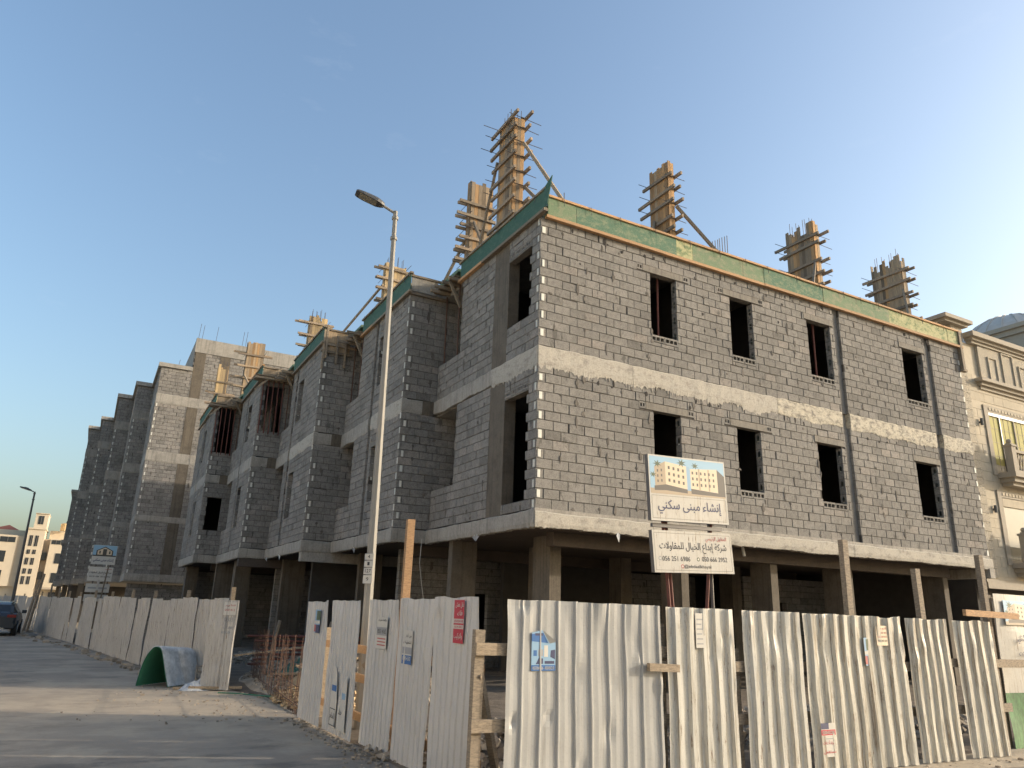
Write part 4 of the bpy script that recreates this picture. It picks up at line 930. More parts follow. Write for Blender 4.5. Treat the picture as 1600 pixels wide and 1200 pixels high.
def picture(p,x0,x1,y0,y1,second=True):
    """rendering of two apartment blocks with palms printed on a sign"""
    wd,ht=x1-x0,y1-y0; X=lambda f:x0+wd*f; Yv=lambda f:y0+ht*f
    p.rect(x0,x1,y0,y1,m_skyp,.001); p.rect(x0,x1,y0,Yv(.14),m_creamp2,.0012); p.rect(X(.45),X(.52),Yv(.1),Yv(.8),m_blue2,.0011)
    p.poly([(X(.06),Yv(.2)),(X(.2),Yv(.26)),(X(.2),Yv(.88)),(X(.06),Yv(.72))],m_creamp2,.0014); p.poly([(X(.2),Yv(.26)),(X(.48),Yv(.16)),(X(.48),Yv(.8)),(X(.2),Yv(.88))],m_creamp,.0014)
    p.poly([(X(.05),Yv(.08)),(X(.2),Yv(.1)),(X(.48),Yv(.06)),(X(.48),Yv(.17)),(X(.2),Yv(.26)),(X(.05),Yv(.2))],m_winp,.0015)
    for i in range(4):
        for j in range(3):
            xx=.235+i*.062; yy=.34+j*.17-i*.018; p.rect(X(xx),X(xx+.026),Yv(yy),Yv(yy+.085),m_winp,.0018)
    for i in range(2):
        for j in range(3): xx=.09+i*.05; yy=.30+j*.14+i*.02; p.rect(X(xx),X(xx+.018),Yv(yy),Yv(yy+.07),m_winp,.0018)
    if second:
        p.poly([(X(.53),Yv(.2)),(X(.9),Yv(.14)),(X(.9),Yv(.8)),(X(.53),Yv(.74))],m_creamp,.0014); p.poly([(X(.9),Yv(.14)),(X(1),Yv(.1)),(X(1),Yv(.62)),(X(.9),Yv(.8))],m_winp,.0014)
        p.poly([(X(.53),Yv(.06)),(X(1),Yv(.04)),(X(1),Yv(.12)),(X(.53),Yv(.2))],m_winp,.0013)
        for i in range(6):
            for j in range(3):
                xx=.55+i*.057; yy=.28+j*.16; p.rect(X(xx),X(xx+.022),Yv(yy),Yv(yy+.08),m_winp,.0018)
        for i in range(2): p.rect(X(.64+i*.13),X(.66+i*.13),Yv(.17),Yv(.77),m_creamp2,.0017)
    for (fx_,fy_,r) in ((.1,.8,.05),(.42,.88,.055),(.6,.84,.045),(.04,.5,.04)):
        pts=[]
        for i in range(14): t=i*2*math.pi/14; rr=r*(1.2 if i%2 else .45); pts.append((X(fx_)+wd*rr*math.cos(t),Yv(fy_)+wd*rr*.7*math.sin(t)))
        p.poly(pts,m_palmp,.0016)

# ------------------------------------------------------------------ main sign on steel props
sg=thing('site_sign',(-.45,-5.2,0),'two-board white construction sign with building picture, on red steel props before the facade','sign')
u=Vector((1.47,0.0,.05)).normalized()
def board(name,x0,x1,z0,z1,zr,y,mat=m_whitedirty):
    b=MB(); zz=[z0,z0+zr,z1+zr,z1]; f=[(x0,y,z0),(x1,y,z0+zr),(x1+.03,y,z1+zr),(x0-.03+.0,y,z1)]
    f=[(x0+.04,y,z0),(x1+.04,y,z0+zr),(x1,y,z1+zr),(x0,y,z1)]
    b.v=[*f,*[(p[0]-.0,p[1]+.07,p[2]) for p in f]]; b.f=[(0,1,2,3),(7,6,5,4),(0,4,5,1),(1,5,6,2),(2,6,7,3),(3,7,4,0)]; b.m=[0,1,1,1,1,1]
    return b.build(name,[mat,m_framew],sg),f
bd,f=board('sign_board',-1.22,.23,2.95,3.88,.05,-5.2)
o_=Vector(f[0]); uu=(Vector(f[1])-o_).normalized()
p=Print(o_,uu,(0,-1,0)); wd=(Vector(f[1])-o_).length
p.v=(Vector(f[3])-o_).normalized(); ht=.93
p.frame(.0,wd,.0,ht,.018,m_white,.001); picture(p,.02,wd-.02,.38,ht-.02)
p.frame(.03,wd-.03,.035,.355,.006,m_frameb)
p.text('إنشاء مبنى سكني',wd/2,.20,1.18,.2,m_navy,.0025,.022,True); p.build('sign_print',sg)
bd,f=board('sign_board',-1.18,.29,2.25,2.82,.05,-5.2)
o_=Vector(f[0]); p=Print(o_,(Vector(f[1])-o_),(0,-1,0)); p.v=(Vector(f[3])-o_).normalized(); wd=1.47;ht=.57
p.frame(.03,wd-.03,.03,ht-.03,.006,m_frameb)
p.text('المقاول الرئيسي',wd-.3,.475,.4,.085,m_redw,.002,.015,True); p.text('شركة إبداع الخيال للمقاولات',wd/2,.345,1.24,.15,m_black,.002,.02,True)
p.text('056 251 6986',.40,.19,.50,.065,m_black,.002,.02); p.text('050 666 2952',1.11,.195,.48,.065,m_black,.002,.02); p.text('@ebdaalkhayal',.78,.085,.5,.06,m_black,.002,.02)
for (cx,m) in ((.11,m_greyp),(.80,m_palmp),(.50,m_redw)):
    pts=[(cx+.028*math.cos(i*math.pi/5),(.19 if cx!=.5 else .088)+.028*math.sin(i*math.pi/5)) for i in range(10)]
    p.poly(pts,m,.0015); p.poly([(a_*.6+cx*.4,b_*.6+(.19 if cx!=.5 else .088)*.4) for a_,b_ in pts],m_white,.002)
p.build('sign_print',sg)
for (xa,xb,ya,m) in ((-.92,-.60,-5.08,m_redprop),(-.85,-.52,-5.06,m_redprop),(.10,-.25,-5.08,m_redprop),(.0,.12,-5.06,m_framew)):
    b=MB(); b.cyl((xa,ya,3.6),(xb,ya+.1,0),.024,k=8); b.build('post',m,sg)
for z_ in (2.9,3.4,2.55):
    b=MB(); b.beam((-1.1,-5.1,z_),(.2,-5.1,z_+.03),.05,.05); b.build('cross_bar',m_framew,sg)

# ------------------------------------------------------------------ corrugated sheets
SURF={}
def sheet(name,parent,p0,p1,h,mat,out,z0=.0,period=.19,amp=.026,rows=14,dent=.012,seed=0,tilt=0.,lean=(0,0),profile='trap',topcut=0.,curve=None,ppr=8):
    """corrugated panel from ground point p0 to p1 (x,y); out = outward unit normal"""
    p0=Vector((p0[0],p0[1],0));p1=Vector((p1[0],p1[1],0)); L=(p1-p0).length; d=(p1-p0)/L; nv=Vector((out[0],out[1],0))
    nr=max(2,round(L/period))
    phs=[0,.21,.42,.51,.66,.84] if profile=='trap' else ([0,.2,.4,.6,.7,.78,.84,.92] if ppr>4 else [0,.4,.7,.84])
    fr=[(k_+q_)/nr for k_ in range(nr) for q_ in phs]+[1.0]; n=len(fr)-1
    b=MB(); rv=Vector((seed*3.17,seed*1.3,0)); rg=random.Random(seed*7+1); dnt=[(rg.uniform(0,L),rg.choice((rg.uniform(.55,1),rg.uniform(0,1))),rg.uniform(-.03,.022),rg.uniform(.03,.09)) for _ in range(7)]
    for j in range(rows+1):
        t=j/rows
        for i in range(n+1):
            f=fr[i]; ph=(f*nr)%1 if i<n else 0.
            if profile=='trap':
                a=0. if ph<.43 else (1. if ph<.85 else 0.)
            else:
                a=(1. if .77<ph<.85 else (.12 if .19<ph<.21 or .59<ph<.61 else 0.))
            x=f*L; e=noise.noise(Vector((x*2.2,t*2.5,0))+rv)*dent*1.6+noise.noise(Vector((x*7,t*6,5))+rv)*dent*.5
            for (dx_,dt_,da_,dr_) in dnt:
                q2=((x-dx_)/dr_)**2+((t-dt_)*h/(dr_*1.8))**2
                if q2<6: e+=da_*math.exp(-q2)
            top=h+topcut*noise.noise(Vector((x*3,seed,2)))
            # bent edges near the top corners
            if t>.8: e+= (t-.8)*.25*max(0,noise.noise(Vector((x*5,seed*2,1))))
            ew=noise.noise(Vector((seed,t*3,f*2)))*.012
            pt=p0+d*(x+ew)+nv*(a*amp+e+lean[0]*t)+d*(lean[1]*t)
            if curve: pt+=d*curve(f,t)
            b.v.append((pt.x,pt.y,z0+t*(top-z0)))
    def surf(P):
        q_=Vector((P[0],P[1],0))-p0; x=q_.dot(d); t=min(1,max(0,(P[2]-z0)/(h-z0))); e=noise.noise(Vector((x*2.2,t*2.5,0))+rv)*dent*1.6+noise.noise(Vector((x*7,t*6,5))+rv)*dent*.5
        if t>.8: e+= (t-.8)*.25*max(0,noise.noise(Vector((x*5,seed*2,1))))
        return amp+e+lean[0]*t-q_.dot(nv)
    fl=d.cross(nv).z<0
    for j in range(rows):
        for i in range(n):
            q=j*(n+1)+i; qq=(q,q+1,q+n+2,q+n+1); b.f.append(qq if fl else tuple(reversed(qq))); b.m.append(0)
    ob_=b.build(name,mat,parent,smooth=False); SURF[ob_.name]=(surf,nv,amp*.55 if profile!='trap' else .004); return ob_
def timber(parent,name,p,q,w_,h_,m=m_timber):
    b=MB(); b.beam(p,q,w_,h_); return b.build(name,m,parent)
# front fence along Y=-6.9
ff=thing('site_fence',(0,-6.9,0),'white corrugated metal site fence in the foreground right of the corner gap','fence')
FYn=-6.9
pan=[(-4.32,-3.52,m_sheetA,.2,.020,'fine'),(-3.56,-2.5,m_sheetA,.2,.020,'fine'),(-2.39,-1.43,m_sheetC,.195,.036,'trap'),(-1.28,-.38,m_sheetC,.19,.036,'trap'),(-.29,.69,m_sheetB,.195,.036,'trap'),(.71,1.54,m_sheetB,.19,.036,'trap'),(1.66,2.52,m_sheetB,.185,.036,'trap'),(2.7,3.53,m_sheetB,.185,.036,'trap')]
panels=[]
for i,(a,c,m,per,amp,pf) in enumerate(pan):
    panels.append(sheet('fence_sheet',ff,(a,FYn-(.02 if i==1 else 0)),(c,FYn-(.02 if i==1 else 0)-.02*(i%2)),1.785-.005*i,m,(0,-1),z0=.02,period=per,amp=amp,rows=34,dent=.008 if i>1 else .007,seed=i+1,profile=pf,topcut=.02,lean=(-.015,.0 if i<5 else -.02)))
random.seed(9)
for (x0,x1,z_,y_) in ((-4.62,-2.2,1.33,-6.83),(-2.7,2.1,1.17,-6.84),(1.9,4.4,1.2,-6.82),(-4.64,-2.0,.67,-6.83),(-2.3,3.9,.62,-6.82)):
    timber(ff,'rail',(x0,y_,z_),(x1,y_,z_-.02),.045,.11,m_timber)
timber(ff,'rail',(-2.72,-6.985,1.175),(-2.33,-6.99,1.16),.05,.075)
timber(ff,'rail',(2.87,-6.96,1.86),(4.18,-6.95,1.84),.05,.085,m_timberO)
for (x,zt,lx) in ((-4.56,1.5,-.02),(-2.40,1.6,0),(-1.33,1.35,0),(.72,2.71,-.05),(2.17,2.42,.06),(3.73,2.7,-.04),(-.33,1.4,0)):
    timber(ff,'post',(x+lx*.6,-6.77,-.1),(x,-6.77,zt),.075,.10,m_timber)
timber(ff,'brace',(-4.55,-6.78,1.12),(-4.0,-6.2,.05),.06,.10); timber(ff,'brace',(.6,-6.75,1.1),(.9,-5.9,.0),.05,.09); timber(ff,'brace',(2.5,-6.75,1.3),(3.0,-6.0,.0),.05,.09)
# bills pasted on the front fence
def bill(panel,o,u,n,w_,h_,fn,name='sticker'):
    p=Print(o,u,n); fn(p,w_,h_); sf,nv,dn=SURF[panel.name]
    k=max(sf(p.P(w_*i/3,h_*j/3)) for i in range(4) for j in range(4))+.001-dn
    p.b.v=[tuple(Vector(v)+nv*k) for v in p.b.v]; return p.build(name,panel)
def blue_bill(p,w_,h_):
    p.poly([(0,0),(w_,0),(w_,h_*.7),(w_*.75,h_*.67),(w_*.44,h_),(0,h_*.93)],m_blue2,.0); p.rect(0,w_,0,h_*.14,m_blue,.001); p.poly([(.0,h_*.72),(w_*.68,h_*.68),(w_*.48,h_*.93),(.0,h_*.9)],m_blue,.001); p.rect(w_*.14,w_*.46,h_*.86,h_*.92,m_navy,.0015)
    p.rect(w_*.08,w_*.22,h_*.36,h_*.5,m_blue,.001); p.rect(w_*.28,w_*.48,h_*.36,h_*.52,m_greyp,.001); p.rect(w_*.52,w_*.68,h_*.34,h_*.62,m_white,.001); p.poly([(w_*.18,h_*.16),(w_*.48,h_*.17),(w_*.48,h_*.3),(w_*.3,h_*.31)],m_navy,.001); p.poly([(w_*.78,h_*.34),(w_*.98,h_*.28),(w_*.98,h_*.52),(w_*.8,h_*.5)],m_navy,.001); p.rect(w_*.55,w_*.95,h_*.17,h_*.24,m_navy,.001)
    p.text('0553269626 - 055050210',w_/2,h_*.07,w_*.9,h_*.07,m_white,.002,.02)
    p.b.poly([p.P(w_*.44,h_,.002),p.P(w_*.75,h_*.67,.002),p.P(w_*.93,h_*.73,.035)],p.mi(m_white))
bill(panels[0],(-4.06,-6.932,1.14),(1,0,0),(0,-1,0),.27,.37,blue_bill)
def red_bill2(p,w_,h_):
    p.rect(0,w_,0,h_,m_white,0.); p.rect(0,w_*.55,h_*.82,h_,m_navy,.001); p.rect(0,w_,h_*.64,h_*.8,m_red,.001); p.text('0500432200',w_/2,h_*.72,w_*.85,h_*.1,m_white,.002,.02); p.text('شراء أثاث',w_/2,h_*.42,w_*.85,h_*.14,m_red,.002,.02,True); p.text('مستعمل',w_/2,h_*.15,w_*.85,h_*.13,m_red,.002,.02,True); p.rect(w_*.1,w_*.8,h_*.52,h_*.55,m_greyp,.001)
bill(panels[4],(-.185,-6.948,.19),(1,0,0),(0,-1,0),.24,.36,red_bill2)
def cream_bill(p,w_,h_):
    p.rect(0,w_,0,h_,m_creamp,0.); p.text('للبيع منزل',w_/2,h_*.85,w_*.85,h_*.14,m_redw,.002,.02,True)
    for i in range(3): p.text('055 3'+str(2+i)+'7 4'+str(i)+'1',w_/2,h_*(.64-.2*i),w_*.8,h_*.1,m_redw if i<2 else m_winp,.002,.02)
bill(panels[5],(.98,-6.958,1.41),(1,0,0),(0,-1,0),.22,.24,cream_bill)
def strip_bill(p,w_,h_):
    p.rect(0,w_,0,h_,m_blue2,0.); p.rect(w_*.3,w_,0,h_*.35,m_navy,.001); p.rect(0,w_*.3,h_*.05,h_*.35,m_redw,.001); p.rect(w_*.3,w_,h_*.55,h_*.95,m_palmp,.001); p.rect(.0,w_,h_*.4,h_*.52,m_white,.001)
bill(panels[5],(.74,-6.957,1.17),(1,0,0),(0,-1,0),.13,.33,strip_bill)
def pale_bill(p,w_,h_):
    p.rect(0,w_,0,h_,m_white,0.)
    for i in range(6): p.rect(w_*.1,w_*random.uniform(.6,.9),h_*(.1+i*.14),h_*(.14+i*.14),m_greyp,.001)
bill(panels[2],(-2.02,-6.938,1.36),(1,0,0),(0,-1,0),.14,.36,pale_bill)

# corner fence along X=-4.5
cf=thing('site_fence',(-4.5,-3.5,0),'grey corrugated fence panels in shade beside the near street lamp','fence')
cp=[]
def swoop(f,t): return (-.22*math.sin(t*1.5)**2*f+.14*f)*-1
ys=[(-.74,-1.88),(-1.98,-3.24),(-3.36,-4.47),(-4.5,-5.53),(-5.56,-6.6)]
for i,(a,c) in enumerate(ys):
    x0=-4.66+.05*i if i<2 else -4.5
    cp.append(sheet('fence_sheet',cf,(x0,a),(x0+.02,c),1.74+.015*i,m_sheetL,(-1,0),z0=.02,period=.145,amp=.014,rows=16,dent=.010,seed=20+i,profile='fine',topcut=.035,curve=(lambda f,t:-(.14*(1-t)**1.4)*f) if i==4 else (lambda f,t,k=i:(.05*(1-t) if k in(0,1) else -.10*(1-t)*f))))
for (ya,yb,z_) in ((-.7,-6.6,1.12),(-.7,-6.6,.28),(-1.5,-4,.75)):
    timber(cf,'rail',(-4.42,ya,z_),(-4.42,yb,z_+.01),.045,.10,m_timberO)
for (y,zt) in ((-2.12,1.3),(-3.5,1.35),(-4.2,2.78),(-5.5,1.5),(-.9,1.35)):
    timber(cf,'post',(-4.33,y+.02,-.1),(-4.33,y,zt),.07,.10,m_timberO if zt>2 else m_timber)
timber(cf,'brace',(-4.35,-2.9,.95),(-3.8,-3.4,.05),.05,.1,m_timber)
U=(0,-1,0);NO=(-1,0,0)
def red_bill(p,w_,h_):
    p.rect(0,w_,0,h_,m_red,0.); p.rect(0,w_,h_*.46,h_*.56,m_white,.001); p.rect(0,w_,h_*.33,h_*.42,m_white,.001); p.text('نقل عفش',w_*.55,h_*.88,w_*.8,h_*.14,m_white,.002,.02,True); p.text('فك',w_*.6,h_*.70,w_*.5,h_*.12,m_white,.002,.02,True); p.text('0502418',w_/2,h_*.51,w_*.85,h_*.06,m_red,.002,.02); p.text('0539 0411',w_/2,h_*.375,w_*.8,h_*.05,m_red,.002,.02); p.text('والتركيب',w_*.5,h_*.16,w_*.8,h_*.16,m_white,.002,.02,True)
bill(cp[4],(-4.522,-6.08,1.35),U,NO,.24,.42,red_bill)
def clean_bill(p,w_,h_):
    p.rect(0,w_,0,h_,m_white,0.); p.rect(0,w_,h_*.42,h_*.68,m_greyp,.001); p.text('مكافحة حشرات',w_/2,h_*.9,w_*.8,h_*.09,m_black,.002,.02,True); p.text('0551 4162',w_/2,h_*.55,w_*.8,h_*.14,m_black,.002,.02)
    for i in range(3): p.rect(w_*.1,w_*.9,h_*(.1+i*.1),h_*(.14+i*.1),m_redw,.001)
bill(cp[2],(-4.522,-3.75,1.18),U,NO,.38,.38,clean_bill)
def well_bill(p,w_,h_):
    p.rect(0,w_,0,h_,m_white,0.); p.rect(0,w_,0,h_*.26,m_blue,.001); p.text('من آبار',w_*.6,h_*.84,w_*.6,h_*.12,m_black,.002,.02,True); p.text('تشطيبات',w_*.5,h_*.64,w_*.8,h_*.12,m_black,.002,.02,True); p.text('055430',w_/2,h_*.17,w_*.8,h_*.12,m_white,.002,.02); p.rect(0,w_,h_*.3,h_*.5,m_greyp,.0008)
bill(cp[3],(-4.522,-4.68,1.06),U,NO,.3,.37,well_bill)
bill(cp[0],(-4.683,-1.3,1.28),U,NO,.3,.34,strip_bill)
def torn_bill(p,w_,h_):
    p.poly([(0,0),(w_*.4,0),(w_*.42,h_*.45),(w_*.3,h_*.9),(w_*.14,h_),(.02,h_*.8)],m_white,0.)
    p.rect(w_*.05,w_*.34,h_*.58,h_*.68,m_blue,.001); p.poly([(w_*.5,0),(w_,0),(w_*.95,h_*.9),(w_*.75,h_*.75),(w_*.55,h_*.4)],m_white,0.); p.rect(w_*.7,w_*.92,h_*.5,h_*.6,m_blue2,.001); p.frame(.02,w_*.38,h_*.02,h_*.3,.012,m_black,.001); p.text('لحام',w_*.2,h_*.16,w_*.26,h_*.14,m_black,.002,.03,True); p.text('حداد',w_*.68,h_*.3,w_*.2,h_*.1,m_black,.002,.03,True)
bill(cp[1],(-4.633,-2.35,.1),U,NO,.75,.78,torn_bill)

# long fence down the street
lf=thing('site_fence',(-7.2,16,0),'long weathered pale sheet fence receding down the left street','fence')
random.seed(33)
fxl=lambda y:-4.75-.15*y
y=3.4;i=0;lp=[]
while y<60:
    wd=random.uniform(.85,1.15) if y<38 else random.uniform(1.8,2.4); a=(fxl(y)+random.uniform(-.04,.04),y); c=(fxl(y+wd)+random.uniform(-.04,.04),y+wd-random.choice((0,0,.02,.06)))
    ln=Vector((-.989,-.148))
    k_=random.uniform(-.10,.10)
    lp.append(sheet('fence_sheet',lf,a,c,1.74+random.uniform(-.04,.05),m_sheetF,(ln.x,ln.y),z0=.03,period=.14,amp=.014,rows=6 if y>15 else 12,dent=.02,seed=50+i,profile='fine',topcut=.02,lean=(random.uniform(-.05,.02),k_),ppr=4 if y>15 else 8))
    if i%3==0:
        zt=random.choice((1.95,2.0,2.15,2.35)) if y<40 else 1.9; timber(lf,'post',(fxl(y)+.1,y+.1,0),(fxl(y)+.1,y+.1,zt),.07,.08,m_timber)
    y+=wd;i+=1
# turned end sheet of the long fence with painted marks
sh=sheet('fence_sheet',lf,(-5.55,3.6),(-5.05,3.3),1.74,m_sheetF,(-.51,-.86),z0=.02,period=.14,amp=.014,rows=14,dent=.012,seed=91,profile='fine',topcut=.02)
def scrawl(p,w_,h_):
    p.rect(0,w_,h_*.7,h_,m_white,0.); p.text('للتأجير',w_/2,h_*.93,w_*.8,h_*.06,m_redw,.002,.03,True); p.text('050 412',w_/2,h_*.82,w_*.8,h_*.05,m_redw,.002,.02); p.text('0503',w_*.5,h_*.6,w_*.7,h_*.09,m_greyp,.001,.02); p.text('معدات',w_*.5,h_*.44,w_*.7,h_*.1,m_greyp,.001,.02,True); p.rect(w_*.05,w_*.75,h_*.28,h_*.33,m_greyp,.001); p.text('2170',w_*.4,h_*.305,w_*.5,h_*.03,m_white,.002,.02)
bill(sh,(-5.33,3.42,.85),(.5,-.3,0),(-.51,-.86,0),.26,.85,scrawl)
p=Print((-5.27,4.35,1.62),(.15,-.99,0),(-.989,-.148,0))
p.text('0531',0,0,.4,.1,m_black,.05,.03); q=p.build('painted_number',lp[0])
# ------------------------------------------------------------------ street lamps
def lamp(base,top,armv,label,scale=1.,sticker=True,mat=m_pole):
    t=thing('street_lamp',base,label,'street lamp')
    B=Vector(base);Tp=Vector(top)
    b=MB(); b.cyl(B,Tp,.088*scale,.042*scale,k=8); b.build('pole',mat,t)
    b=MB(); b.cyl(Tp-(Tp-B).normalized()*.55,Tp-(Tp-B).normalized()*.50,.066*scale,k=8); b.build('collar',mat,t)
    b=MB(); b.cyl(Tp-(Tp-B).normalized()*.16,Tp-(Tp-B).normalized()*.11,.062*scale,k=8); b.build('collar',mat,t)
    A=Tp+Vector(armv)*.27; b=MB(); b.cyl(Tp-Vector((0,0,.04)),A,.026*scale,k=8); b.build('arm',mat,t)
    d=Vector(armv).normalized(); sd=d.cross(Vector((0,0,1))).normalized(); upv=sd.cross(d)
    Hh=A-d*.05; L=.56*scale; b=MB()
    secs=[(0,.05,.045),(.06,.085,.06),(.14,.115,.07),(.40,.125,.06),(.52,.115,.045),(.56,.09,.03)]
    for (x,w_,h_) in secs:
        c=Hh+d*x*scale
        for (sx,sz) in ((-1,-.35),(1,-.35),(1,.2),(.7,.65),(-.7,.65),(-1,.2)): b.v.append(tuple(c+sd*sx*w_*scale+upv*sz*h_*scale*1.3))
    for k in range(len(secs)-1):
        for i in range(6): b.f.append((k*6+i,k*6+(i+1)%6,k*6+6+(i+1)%6,k*6+6+i)); b.m.append(0)
    b.f+= [(5,4,3,2,1,0),tuple(range(30,36))]; b.m+=[0,0]
    hd=b.build('luminaire',m_lampdark,t)
    c=Hh+d*.31*scale-upv*.035*scale; b=MB()
    for (sx,x) in ((-1,-.17),(1,-.17),(1,.17),(-1,.17)): b.v.append(tuple(c+sd*sx*.095*scale+d*x*scale))
    b.f=[(0,1,2,3)];b.m=[0]
    for v in list(b.v): b.v.append(tuple(Vector(v)+upv*.012))
    b.f+=[(7,6,5,4),(0,4,5,1),(1,5,6,2),(2,6,7,3),(3,7,4,0)];b.m+=[0]*5; b.build('lens',m_lens,hd)
    b=MB(); b.beam(Hh+d*.16*scale+upv*.07*scale,Hh+d*.36*scale+upv*.065*scale,.09*scale,.03*scale); b.build('driver_box',m_lampdark,hd)
    return t
nl=lamp((-4.12,-2.2,0),(-4.24,-2.2,8.3),Vector((-.93,.12,.27)).normalized(),'tall tapered street lamp behind the corner fence, number plates on its pole',.93)
# plates: 4 / 7 / 337 / 9
for i,(tx,hh) in enumerate((('4',.1),('1',.1),('127',.1),('9',.13))):
    z0=2.36-.105*i-(.03 if i==3 else 0); 
    nv=Vector((-.66,-.75,0)).normalized(); uu=Vector((.75,-.66,0)); c=Vector((-4.155,-2.2,z0))+nv*.083
    p=Print(c-uu*.07,uu,nv); p.rect(0,.14,0,hh-.005,m_white,.0); p.frame(0,.14,0,hh-.005,.005,m_greyp,.001); p.text(tx,.07,hh/2,.035 if len(tx)==1 else .09,.05,m_black,.002,.02); p.build('number_plate',nl)
lamp((-11.85,47,0),(-11.95,47,8.6),Vector((-.95,0,.25)).normalized(),'distant grey street lamp rising above the far end of the left fence',1.3,mat=m_lampdark)

# ------------------------------------------------------------------ banner at the right edge
bn=thing('banner',(5.4,-6.62,0),'white and green construction banner with building picture at the right edge','banner')
b=MB(); nx,nz=22,20
def bsurf(f,t): return (4.22+f*2.4-.02*t+.06*(1-t)*0, -6.62+.018*math.sin(f*9+t*4)+.02*noise.noise(Vector((f*5,t*5,2))), t*2.17)
for j in range(nz+1):
    for i in range(nx+1): b.v.append(bsurf(i/nx,j/nz))
for j in range(nz):
    for i in range(nx): q=j*(nx+1)+i; b.f.append((q,q+1,q+nx+2,q+nx+1)); b.m.append(1 if j<7 else 0)
m_turf=mat_simple('green_banner',(.06,.16,.055),.7,var=.5,scale=5,bumpk=.1,stretch=(3,3,1.5))
b.build('cloth',[m_whitedirty,m_turf],bn)
p=Print((4.2,-6.665,0),(1,0,0),(0,-1,0)); picture(p,.18,1.7,1.72,2.08); p.text('إنشاء مبنى سكني',.95,1.52,1.1,.14,m_navy,.003,.02,True); p.text('شركة إبداع الخيال للمقاولات',1.0,1.30,1.2,.1,m_navy,.003,.02,True); p.text('056 251 6986',.6,1.19,.4,.045,m_black,.003,.02); p.text('050 666 2952',1.2,1.19,.4,.045,m_black,.003,.02); p.text('@ebdaalkhayal',.95,1.1,.4,.05,m_black,.003,.02); p.build('banner_print',bn)
for x in (4.26,6.5): timber(bn,'post',(x,-6.52,-.1),(x,-6.52,2.15),.06,.06)
timber(bn,'rail',(4.2,-6.52,2.1),(6.6,-6.52,2.1),.05,.05); timber(bn,'rail',(4.2,-6.52,1.2),(6.6,-6.52,1.2),.05,.05)

# ------------------------------------------------------------------ far sign behind the long fence
fs=thing('site_sign',(-7.35,27,0),'far stacked white construction sign with blue picture behind the long fence','sign')
def fsb(z0,z1,x0,x1,fn):
    b=MB(); b.box(x0,x1,26.98,27.04,z0,z1); b.build('sign_board',[m_white],fs); p=Print((x0,26.98,z0),(1,0,0),(0,-1,0)); fn(p,x1-x0,z1-z0); p.build('sign_print',fs)
def fp1(p,w_,h_):
    p.rect(.01,w_-.01,.42*h_,h_-.01,m_skyp,.004); p.rect(.01,w_-.01,.42*h_,.48*h_,m_winp,.006)
    p.poly([(w_*.15,h_*.48),(w_*.15,h_*.72),(w_*.5,h_*.93),(w_*.85,h_*.72),(w_*.85,h_*.48)],m_winp,.006); p.poly([(w_*.2,h_*.5),(w_*.2,h_*.7),(w_*.5,h_*.88),(w_*.8,h_*.7),(w_*.8,h_*.5)],m_creamp,.008); p.rect(w_*.42,w_*.58,h_*.5,h_*.8,m_winp,.01)
    for sx in (.27,.68): p.rect(w_*sx,w_*(sx+.06),h_*.55,h_*.7,m_winp,.01)
    p.text('إنشاء مبنى سكني',w_/2,h_*.2,w_*.85,h_*.2,m_navy,.006,.03,True)
fsb(3.25,4.12,-7.83,-6.84,fp1)
def fp2(p,w_,h_):
    p.text('شركة إبداع الخيال للمقاولات',w_/2,h_*.58,w_*.9,h_*.2,m_black,.006,.03,True); p.text('056 251 6986',w_*.27,h_*.32,w_*.4,h_*.1,m_black,.006,.02); p.text('050 666 2952',w_*.73,h_*.32,w_*.4,h_*.1,m_black,.006,.02); p.text('المقاول الرئيسي',w_*.8,h_*.85,w_*.28,h_*.12,m_redw,.006,.03,True)
fsb(2.5,3.13,-7.86,-6.86,fp2)
def fp3(p,w_,h_): p.rect(w_*.1,w_*.9,h_*.4,h_*.6,m_greyp,.004)
fsb(2.0,2.38,-7.86,-6.88,fp3); fsb(1.6,1.9,-7.86,-6.88,fp3)
for x in (-7.6,-7.0):
    b=MB(); b.cyl((x,27.1,0),(x,27.1,4.0),.03,k=8); b.build('post',m_framew,fs)
b=MB(); b.beam((-7.38,26.6,0),(-7.38,26.6,2.55),.18,.1); tag(b.build('timber_post',m_sheetF),'thick grey post standing before the far construction sign','post')
b=MB(); b.beam((-7.2,26.5,1.2),(-7.08,26.5,3.2),.06,.06); tag(b.build('timber_batten',m_timber),'thin brown batten leaning beside the far construction sign','timber')
# brown leaning poles at the end of the fence
for (x,y,zt,lab) in ((-10.0,33.5,2.6,'brown timber pole leaning on the long fence near the car'),(-9.85,33.8,2.9,'taller brown timber pole leaning on the long fence near the car')):
    b=MB(); b.cyl((x-.25,y,0),(x,y+.2,zt),.07,.06,k=8); tag(b.build('timber_pole',m_yoke),lab,'pole')

